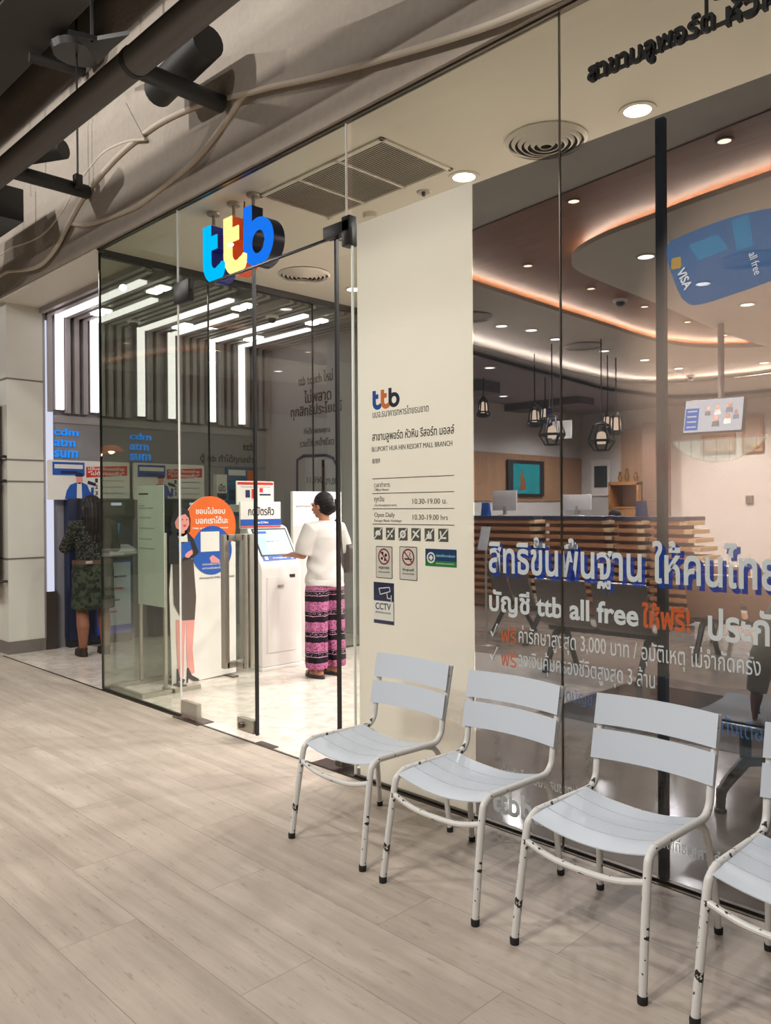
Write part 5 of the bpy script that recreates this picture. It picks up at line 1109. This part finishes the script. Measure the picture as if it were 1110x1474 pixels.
# ================================================================ PEOPLE
def hand(mb, wrist, d, nrm, s=1.0, curl=.35, side=1):
    """palm and five fingers from the wrist along d, palm facing nrm; side: which way the thumb leaves"""
    d = Vector(d).normalized(); nrm = Vector(nrm); nrm = (nrm-d*nrm.dot(d)).normalized(); lat = d.cross(nrm)*side; w = Vector(wrist)
    rot = Matrix((lat, nrm, d)).transposed()
    mb.ell(w+d*.045*s, (.040*s, .015*s, .055*s), rot, 16, 10); mb.cap(w-d*.01, w+d*.03*s, .024*s, .022*s, 12)
    for k, L_ in enumerate((.072, .080, .074, .060)):
        b = w+d*.085*s+lat*(.028-.0185*k)*s; p = b; dd = d.copy()
        for j, f in enumerate((.45, .32, .23)):
            dd = (dd+nrm*curl*(.5+.3*j)).normalized(); q = p+dd*L_*f*s; mb.cap(p, q, (.0092-.0008*j)*s, (.0086-.0008*j)*s, 10); p = q
    p = w+d*.028*s+lat*.032*s; q = p+(d*.55+lat*.75+nrm*.25).normalized()*.036*s; mb.cap(p, q, .012*s, .0105*s, 10); mb.cap(q, q+(d*.9+lat*.3+nrm*.3).normalized()*.032*s, .0105*s, .009*s, 10)
def head(mb, c, s=1.0, fd=(0, -1, 0), tilt=0):
    """skull, jaw, nose, brow, lips, ears around the centre c, facing fd"""
    f = Vector(fd).normalized(); z = Vector((0, 0, 1)); x = f.cross(z).normalized(); z = x.cross(f); R3 = Matrix((x, -f, z)).transposed(); c = Vector(c)
    q = lambda a, b, e: c+x*a*s-f*b*s+z*e*s     # b<0 is towards the face
    mb.ell(q(0, .012, .020), (.074*s, .094*s, .092*s), R3); mb.ell(q(0, -.022, -.035), (.060*s, .066*s, .074*s), R3); mb.ell(q(0, -.050, -.080), (.034*s, .032*s, .030*s), R3)
    mb.cap(q(0, -.086, .008), q(0, -.108, -.028), .008*s, .014*s, 10); mb.ell(q(0, -.088, -.058), (.022*s, .012*s, .010*s), R3)
    for e in (-1, 1):
        mb.ell(q(e*.030, -.080, .018), (.024*s, .012*s, .009*s), R3); mb.ell(q(e*.074, .010, -.012), (.010*s, .020*s, .032*s), R3); mb.ell(q(e*.040, -.064, -.030), (.022*s, .020*s, .022*s), R3)
    return q
def eyes(parent, q, s=1.0):
    for e in (-1, 1):
        mb = MB(); mb.ell(q(e*.030, -.079, .006), (.011*s, .011*s, .008*s), None, 12, 8); mb.build('eye', M['inkblack'], parent); MB().tube([q(e*.014, -.089, .026), q(e*.032, -.091, .031), q(e*.046, -.082, .025)], .003*s, 6).build('eyebrow', M['hair'], parent)
    MB().ell(q(0, -.094, -.058), (.019*s, .008*s, .006*s), None, 12, 8).build('lips', P('lips', '#9a5048', .5), parent)
def er(c, a, b, n=28, p=2.0, dy=0):
    return [(c[0]+a*math.copysign(abs(cos(2*pi*k/n))**(2/p), cos(2*pi*k/n)), c[1]+b*math.copysign(abs(sin(2*pi*k/n))**(2/p), sin(2*pi*k/n)), c[2]) for k in range(n)]

# --- woman in a white T-shirt at the kiosk (built facing -Y, then turned)
wm = thing('person', (0, 0, 0), 'woman in white T-shirt and pink patterned trousers pressing the kiosk screen', 'person')
b = MB()
b.ell((0, 0, .93), (.155, .11, .13)); b.ell((0, -.005, 1.10), (.125, .088, .14)); b.ell((0, .0, 1.24), (.150, .095, .12)); b.ell((0, .01, 1.325), (.165, .065, .05))
b.cap((0, .01, 1.33), (0, -.012, 1.46), .052, .047)
q1 = head(b, (0, -.03, 1.520), .98, (.25, -1, -.12))
for s in (-1, 1):
    b.cap((s*.085, 0, .90), (s*.092, -.01, .48), .085, .055); b.cap((s*.092, -.01, .48), (s*.095, .02, .09), .055, .036)
    b.ell((s*.098, -.045, .035), (.038, .105, .034)); b.ell((s*.098, .03, .045), (.034, .05, .045))
# left arm reaches forward to the screen, right arm bent with a bag strap
b.cap((.165, .0, 1.325), (.205, -.05, 1.085), .046, .036); b.cap((.205, -.05, 1.085), (.13, -.31, 1.075), .036, .025); hand(b, (.125, -.325, 1.072), (-.25, -1, -.05), (0, .1, -1), .92, .22, -1)
b.cap((-.165, .0, 1.325), (-.215, .02, 1.07), .046, .036); b.cap((-.215, .02, 1.07), (-.17, -.20, 1.0), .036, .025); hand(b, (-.165, -.21, .998), (.3, -1, -.1), (.8, .2, -.4), .92, .6, 1)
body = remesh(b, 'body', M['skin'], wm, .006, 5, .5); eyes(body, q1, .98)
# T-shirt
t_ = MB()
rings = [er((0, .005, .805), .192, .142), er((0, .005, .90), .192, .140), er((0, .0, 1.0), .172, .125), er((0, 0, 1.12), .168, .118), er((0, .005, 1.24), .180, .118), er((0, .01, 1.31), .172, .095), er((0, .012, 1.36), .115, .072), er((0, .008, 1.385), .070, .062)]
t_.loft(rings)
for s, e, f in ((1, (.215, -.045, 1.095), .0), (-1, (-.228, .018, 1.09), 0)):
    t_.tube([(s*.10, .005, 1.31), (s*.165, .0, 1.305), ((s*.165+e[0])/2+s*.01, e[1]*.5, 1.19), e], [.075, .080, .078, .074], 20)
rnd = random.Random(3)
sh = remesh(t_, 'tee_shirt', M['tee'], wm, .008, 8, .5)
for v in sh.data.vertices:
    c_ = v.co; w_ = max(0, min(1, (1.25-c_.z)/.3)); v.co.x += .006*w_*sin(c_.z*46+c_.y*20+1.3*sin(c_.x*17)); v.co.y += .008*w_*sin(c_.z*38+c_.x*24)
    if c_.z < .86: v.co.z += .012*sin(math.atan2(c_.y, c_.x)*2+.5)
def mk_pants():
    bb = N('pink_black_patterned_cotton'); z = bb.n('ShaderNodeSeparateXYZ', {0: bb.n('ShaderNodeTexCoord').outputs['Object']}).outputs[2]
    tc = bb.n('ShaderNodeTexCoord').outputs['Object']
    wv = bb.n('ShaderNodeTexNoise', {'Vector': tc, 'Scale': 30.0, 'Detail': 3.0}).outputs[0]
    zz = bb.math('ADD', z, bb.math('MULTIPLY', wv, .020))
    ph_ = bb.math('FRACT', bb.math('DIVIDE', bb.math('ADD', zz, .012), .178))
    spk = bb.n('ShaderNodeTexNoise', {'Vector': tc, 'Scale': 95.0, 'Detail': 2.0}).outputs[0]
    pk = bb.mix(bb.n('ShaderNodeMapRange', {0: spk, 1: .50, 2: .60, 3: 0.0, 4: 1.0}).outputs[0], lin('#ad648c'), lin('#64304c'))
    pk2 = bb.mix(bb.n('ShaderNodeMapRange', {0: spk, 1: .56, 2: .62, 3: 0.0, 4: 1.0}).outputs[0], (.010, .006, .010), lin('#a9809a'))
    pink = bb.math('MULTIPLY', bb.math('GREATER_THAN', ph_, .50), bb.math('LESS_THAN', ph_, .94))
    mid = bb.math('MULTIPLY', bb.math('GREATER_THAN', ph_, .28), bb.math('LESS_THAN', ph_, .40))
    l1 = bb.math('MULTIPLY', bb.math('GREATER_THAN', ph_, .22), bb.math('LESS_THAN', ph_, .25)); l2 = bb.math('MULTIPLY', bb.math('GREATER_THAN', ph_, .44), bb.math('LESS_THAN', ph_, .465))
    c = bb.mix(pink, (.010, .006, .010), pk); c = bb.mix(mid, c, pk2); c = bb.mix(bb.math('MAXIMUM', l1, l2), c, lin('#b98aa4'))
    return bb.done(bb.n('ShaderNodeBsdfPrincipled', {'Base Color': c, 'Roughness': .85, 'Specular IOR Level': .2}).outputs[0])
p_ = MB()
p_.loft([er((0, .0, .78), .185, .130), er((0, 0, .86), .182, .128), er((0, 0, .95), .160, .112)])
for s in (-1, 1):
    p_.loft([er((s*.108, .012, .085), .085, .095), er((s*.108, .010, .12), .092, .100), er((s*.104, .005, .30), .098, .102), er((s*.098, .0, .55), .100, .108), er((s*.090, .0, .75), .102, .116), er((s*.082, 0, .88), .095, .105)])
pt = remesh(p_, 'patterned_trousers', mk_pants(), wm, .008, 5, .5)
for v in pt.data.vertices:
    a = math.atan2(v.co.y, v.co.x-math.copysign(.1, v.co.x)); w_ = max(0, min(1, (.75-v.co.z)/.3)); v.co.x += .006*w_*sin(a*7+v.co.z*9); v.co.y += .006*w_*sin(a*6+v.co.z*7+1)
h_ = MB(); hc = Vector((0, -.03, 1.520)); 
h_.ell(q1(0, .026, .030), (.086, .096, .094)); h_.ell(q1(0, .050, -.02), (.076, .072, .080)); h_.ell(q1(-.022, .108, -.028), (.046, .050, .052)); h_.ell(q1(.02, .10, -.045), (.03, .035, .035))
hr = remesh(h_, 'hair_bun', M['hair'], wm, .006, 4, .4)
for v in hr.data.vertices: v.co += Vector((sin(v.co.z*210+v.co.x*90)*.0016, 0, 0))
MB().tube([q1(-.02, .085, -.005), q1(-.05, .10, -.03), q1(-.03, .115, -.06)], .012, 8).build('hair_tie', P('dark_red_hair_tie', '#5a1f2c', .7), wm)
for s in (-1, 1): MB().loft([er((s*.098, -.025, .0), .046, .125), er((s*.098, -.025, .020), .047, .126), er((s*.098, -.028, .030), .040, .110)]).build('sandal', M['blackplastic'], wm); MB().tube([(s*.098-.04, -.07, .03), (s*.098, -.075, .075), (s*.098+.04, -.07, .03)], .012, 8).build('sandal_strap', M['blackplastic'], wm)
MB().tube(bez([(-.17, .06, .93), (-.10, .115, 1.18), (-.135, .05, 1.385), (-.15, -.05, 1.33), (-.20, -.10, 1.05)], 8), .009, 8).build('bag_strap', P('dark_strap', '#2e211c', .6), wm)
wm.location = (-5.47, 4.64, 0); wm.rotation_euler = (0, 0, radians(-90))
bag = MB().prism(rrect(-.10, -.13, .10, .13, .05), (-5.44, 4.895, 1.04), FX, FZ, .07).build('shoulder_bag', P('dark_brown_bag', '#2b1d18', .6), bevel=.01); tag(bag, 'dark brown shoulder bag at the right hip of the woman in white', 'bag')

# --- woman in dark camouflage clothes at the cash machine
def mk_camo(name, c1, c2, c3, sc):
    bb = N(name); tc = bb.n('ShaderNodeTexCoord').outputs['Object']
    a = bb.n('ShaderNodeTexNoise', {'Vector': tc, 'Scale': sc, 'Detail': 4.0, 'Distortion': .6}).outputs[0]; d_ = bb.n('ShaderNodeTexNoise', {'Vector': tc, 'Scale': sc*1.9, 'Detail': 3.0}).outputs[0]
    c = bb.mix(bb.n('ShaderNodeMapRange', {0: a, 1: .47, 2: .53, 3: 0.0, 4: 1.0}).outputs[0], c1, c2); c = bb.mix(bb.n('ShaderNodeMapRange', {0: d_, 1: .57, 2: .61, 3: 0.0, 4: 1.0}).outputs[0], c, c3)
    return bb.done(bb.n('ShaderNodeBsdfPrincipled', {'Base Color': c, 'Roughness': .85, 'Specular IOR Level': .2}).outputs[0])
wc = thing('person', (0, 0, 0), 'long-haired woman in camouflage top and skirt standing at the cash machine', 'person')
b = MB()
b.ell((0, 0, .93), (.165, .12, .13)); b.ell((0, -.005, 1.10), (.135, .10, .14)); b.ell((0, .0, 1.24), (.155, .10, .12)); b.ell((0, .01, 1.325), (.165, .065, .05)); b.cap((0, .01, 1.33), (0, -.02, 1.46), .055, .05)
q2 = head(b, (0, -.035, 1.525), .98, (-.1, -1, -.25))
for s in (-1, 1):
    b.cap((s*.085, 0, .88), (s*.098, -.01, .47), .092, .056); b.cap((s*.098, -.01, .47), (s*.100, .018, .30), .054, .058); b.cap((s*.100, .018, .30), (s*.102, .022, .08), .056, .035); b.ell((s*.105, -.045, .035), (.040, .105, .034)); b.ell((s*.104, .03, .045), (.036, .05, .045))
b.cap((.165, .0, 1.325), (.225, -.06, 1.10), .050, .040); b.cap((.225, -.06, 1.10), (.12, -.27, 1.13), .038, .027); hand(b, (.115, -.285, 1.132), (-.3, -1, .1), (-.5, 0, -.8), .92, .4, -1)
b.cap((-.165, .0, 1.325), (-.225, -.06, 1.10), .050, .040); b.cap((-.225, -.06, 1.10), (-.08, -.27, 1.12), .038, .027); hand(b, (-.075, -.285, 1.122), (.2, -1, .05), (0, .1, -1), .92, .3, 1)
body2 = remesh(b, 'body', M['skin2'], wc, .006, 5, .5); eyes(body2, q2, .98)
t_ = MB(); t_.loft([er((0, .0, .93), .172, .128), er((0, 0, 1.0), .155, .118), er((0, 0, 1.10), .158, .116), er((0, .005, 1.24), .178, .118), er((0, .01, 1.32), .175, .09), er((0, .01, 1.37), .09, .07), er((0, .005, 1.40), .066, .06)])
for s in (-1, 1): t_.tube([(s*.08, .005, 1.315), (s*.165, .0, 1.318), (s*.225, -.06, 1.10), (s*.19, -.14, 1.11)], [.078, .082, .066, .056], 18); t_.ell((s*.15, .005, 1.325), (.085, .08, .065))
remesh(t_, 'camouflage_top', mk_camo('dark_speckled_camouflage', (.010, .011, .010), (.028, .030, .024), (.10, .095, .08), 34.0), wc, .008, 6, .5)
t_ = MB(); t_.loft([er((0, .0, .475), .195, .150), er((0, 0, .52), .198, .152), er((0, .005, .70), .190, .148), er((0, .005, .85), .192, .150), er((0, 0, .95), .182, .138), er((0, 0, .97), .178, .134)])
remesh(t_, 'camouflage_skirt', mk_camo('green_camouflage', (.020, .026, .018), (.045, .055, .035), (.012, .015, .011), 16.0), wc, .008, 3, .4)
mb = MB(); o_ = er((0, 0, .94), .188, .146, 40); i_ = er((0, 0, .98), .184, .142, 40); mb.loft([o_, i_]); mb.build('belt', P('brown_belt', '#4b3426', .6), wc); MB().box((.05, .132, .945), (.11, .148, .975)).build('belt_buckle', M['steel'], wc, bevel=.003)
h_ = MB(); h_.ell(q2(0, .020, .028), (.088, .100, .095)); h_.loft([er((0, .085, 1.10), .03, .02), er((0, .085, 1.16), .075, .035), er((0, .075, 1.30), .100, .052), er((0, .055, 1.42), .098, .070), er((0, .03, 1.52), .092, .080), er((0, .01, 1.58), .075, .075)])
hr = remesh(h_, 'long_hair', P('dark_brown_hair', (.010, .007, .006), .5, var=.5, scale=60, spec=.25), wc, .006, 4, .4)
for v in hr.data.vertices: v.co += Vector((sin(v.co.x*160)*.0, sin(v.co.x*190+v.co.z*6)*.003, 0))
for s in (-1, 1): MB().loft([er((s*.105, -.025, .0), .046, .125), er((s*.105, -.025, .018), .047, .126), er((s*.105, -.028, .055), .043, .118), er((s*.105, .02, .085), .040, .07)]).build('shoe', P('dark_brown_shoe', '#2a1a14', .6), wc)
wc.location = (-8.02, 3.675, 0); wc.scale = (1.10, 1.08, 1.0); wc.rotation_euler = (0, 0, radians(-96))

# --- seated visitor at the right edge (only hip, hand and sleeve are in the picture)
sp = thing('person', (0, 0, 0), 'seated person in dark blue and grey-green clothes cut by the right picture edge', 'person')
b = MB(); b.ell((0, 0, .55), (.17, .13, .12)); b.ell((0, .03, .74), (.14, .10, .16)); b.ell((0, .03, .92), (.155, .10, .13)); b.ell((0, .03, 1.02), (.17, .07, .05)); b.cap((0, .02, 1.02), (0, -.02, 1.16), .055, .05)
q3 = head(b, (0, -.05, 1.235), 1.0, (0, -1, -.3))
for s in (-1, 1):
    b.cap((s*.09, -.02, .53), (s*.11, -.46, .50), .09, .06); b.cap((s*.11, -.46, .50), (s*.11, -.44, .10), .058, .038); b.ell((s*.11, -.50, .04), (.042, .12, .037))
b.cap((.175, .03, 1.02), (.27, .10, .77), .05, .04); b.cap((.27, .10, .77), (.30, .10, .56), .038, .028); hand(b, (.302, .10, .545), (.05, -.15, -1), (-1, 0, 0), 1.0, .55, -1)
b.cap((-.175, .03, 1.02), (-.25, -.06, .77), .05, .04); b.cap((-.25, -.06, .77), (-.14, -.26, .66), .038, .028); hand(b, (-.135, -.275, .655), (.3, -1, -.1), (0, .1, -1), 1.0, .3, 1)
body3 = remesh(b, 'body', M['skin'], sp, .007, 5, .5); eyes(body3, q3)
def mk_block():
    bb = N('two_tone_cloth'); z = bb.n('ShaderNodeSeparateXYZ', {0: bb.n('ShaderNodeTexCoord').outputs['Object']}).outputs[2]
    k = bb.n('ShaderNodeMapRange', {0: z, 1: .73, 2: .75, 3: 0.0, 4: 1.0}).outputs[0]
    n = bb.n('ShaderNodeTexNoise', {'Vector': bb.n('ShaderNodeTexCoord').outputs['Object'], 'Scale': 18.0}).outputs[0]
    c = bb.mix(k, bb.mix(n, lin('#1a2740'), lin('#26385a')), bb.mix(n, lin('#5a6967'), lin('#76857f')))
    return bb.done(bb.n('ShaderNodeBsdfPrincipled', {'Base Color': c, 'Roughness': .85, 'Specular IOR Level': .2}).outputs[0])
t_ = MB(); t_.loft([er((0, .01, .52), .19, .15), er((0, .02, .62), .185, .145), er((0, .03, .78), .17, .13), er((0, .03, .95), .185, .125), er((0, .03, 1.04), .16, .09), er((0, .02, 1.09), .08, .07)])
for s, e in ((1, [(.18, .03, 1.02), (.27, .10, .78), (.298, .10, .60)]), (-1, [(-.18, .03, 1.02), (-.25, -.06, .78), (-.165, -.22, .68)])): t_.tube([(s*.1, .03, 1.02)]+e, [.07, .072, .06, .048], 18)
remesh(t_, 'jacket', mk_block(), sp, .009, 5, .5)
p_ = MB(); p_.ell((0, 0, .53), (.195, .155, .12))
for s in (-1, 1): p_.cap((s*.09, -.02, .535), (s*.11, -.47, .505), .104, .076); p_.cap((s*.11, -.47, .505), (s*.11, -.44, .12), .074, .062)
remesh(p_, 'jeans', M['denim'], sp, .009, 4, .5)
h_ = MB(); h_.ell(q3(0, .022, .03), (.088, .10, .095)); h_.ell(q3(0, .05, -.03), (.078, .07, .08)); remesh(h_, 'short_hair', M['hair'], sp, .008, 4, .4)
for s in (-1, 1): MB().loft([er((s*.11, -.49, 0), .05, .13), er((s*.11, -.49, .03), .05, .13), er((s*.11, -.47, .075), .042, .10)]).build('shoe', M['blackplastic'], sp)
sp.location = (-1.28, 4.26, -.02); sp.rotation_euler = (0, 0, radians(200))

# --- clerk behind the second counter: only the top of the head shows
ck = thing('person', (0, 0, 0), 'bank clerk whose dark hair shows above the second slatted counter', 'person')
b = MB(); b.ell((0, 0, .62), (.17, .13, .12)); b.ell((0, .0, .80), (.14, .10, .16)); b.ell((0, .0, 1.0), (.16, .10, .13)); b.ell((0, .0, 1.10), (.17, .07, .05)); b.cap((0, .0, 1.10), (0, -.02, 1.25), .055, .05); q4 = head(b, (0, -.03, 1.325), 1.0)
for s in (-1, 1): b.cap((s*.09, 0, .6), (s*.1, -.45, .56), .09, .06); b.cap((s*.1, -.45, .56), (s*.1, -.42, .08), .058, .04); b.ell((s*.1, -.47, .04), (.042, .12, .037)); b.cap((s*.175, 0, 1.09), (s*.22, -.08, .86), .05, .04); b.cap((s*.22, -.08, .86), (s*.12, -.28, .92), .038, .028); hand(b, (s*.115, -.29, .922), (-s*.2, -1, 0), (0, .1, -1), 1, .3, -s)
bd4 = remesh(b, 'body', M['skin'], ck, .008, 5, .5); eyes(bd4, q4)
t_ = MB(); t_.loft([er((0, 0, .58), .19, .15), er((0, 0, .8), .17, .125), er((0, 0, 1.03), .185, .12), er((0, 0, 1.11), .16, .09), er((0, 0, 1.17), .075, .07)])
for s in (-1, 1): t_.tube([(s*.1, 0, 1.09), (s*.18, 0, 1.09), (s*.22, -.08, .87), (s*.15, -.22, .91)], [.07, .07, .06, .05], 16)
remesh(t_, 'uniform_jacket', M['navyprint'], ck, .01, 5, .5)
p_ = MB(); p_.ell((0, 0, .6), (.19, .15, .11))
for s in (-1, 1): p_.cap((s*.09, 0, .6), (s*.1, -.46, .565), .10, .075); p_.cap((s*.1, -.46, .565), (s*.1, -.42, .10), .072, .06)
remesh(p_, 'trousers', M['inkblack'], ck, .01, 4, .5)
h_ = MB(); h_.ell(q4(0, .022, .03), (.09, .102, .097)); h_.ell(q4(0, .05, -.04), (.085, .07, .09)); remesh(h_, 'hair', M['hair'], ck, .008, 4, .4)
ck.location = (-6.05, 10.75, 0)
st_ = thing('office_stool', (-6.05, 10.8, 0), 'dark office stool under the clerk behind the counters', 'stool'); MB().lathe([(.2, .46), (.22, .48), (.22, .50), (.18, .52)], (-6.05, 10.77, 0), 24).build('seat', M['blackplastic'], st_); MB().tube([(-6.05, 10.77, .04), (-6.05, 10.77, .47)], .03, 10).lathe([(.22, 0), (.2, .03), (.03, .06)], (-6.05, 10.77, 0), 20).build('base', M['darksteel'], st_)

# ================================================================ ACROSS THE CONCOURSE (mirrored in the left panes)
gw = struct(MB().box((-17.2, -3.6, 0), (-17.0, 1.8, 3.0)).build('wall_cafe', P('cafe_brown_wall', '#5d4a3a', .7), smooth=0))
o = MB().box((-17.0, -1.0, .4), (-16.95, .6, 2.6)).build('leaf_wall', P('green_leaf_wall', '#3f7a34', .8, var=.6, scale=14, bump=.6)); tag(o, 'green leafy wall panel of the cafe mirrored in the left panes', 'wall panel')
for i, (x, y, z) in enumerate(((-13.2, .2, 2.35), (-13.9, -.7, 2.55), (-14.8, -.1, 2.2), (-15.4, -1.2, 2.6), (-14.2, .7, 2.0))):
    o = thing('cafe_lamp', (x, y, z), 'warm cafe pendant lamp mirrored in the left panes, %s' % ['nearest the shop', 'second nearest', 'in the middle', 'farthest away', 'lowest one'][i], 'pendant lamp', 'cafe pendant lamps')
    MB().lathe([(.22, 0), (.16, .08), (.03, .12)], (x, y, z), 20).build('shade', M['orange'], o); MB().ell((x, y, z), .05).build('bulb', E_('cafe_bulb_%d' % i, (1, .7, .4), 14), o); MB().tube([(x, y, z+.1), (x, y, 6.2)], .008, 6).build('cable', M['black'], o)
for i, (x, y) in enumerate(((-13.0, -.1), (-14.2, -.9), (-14.9, .5))):
    t = thing('cafe_table', (x, y, 0), 'small round cafe table mirrored in the left panes, %s' % ['nearest the shop', 'in the middle', 'farthest away'][i], 'table', 'cafe tables')
    MB().lathe([(.35, .72), (.35, .75)], (x, y, 0), 28).build('table_top', M['offwhite'], t); MB().tube([(x, y, .02), (x, y, .72)], .03, 10).build('column', M['black'], t); MB().lathe([(.22, 0), (.2, .025)], (x, y, 0), 20).build('foot', M['black'], t)
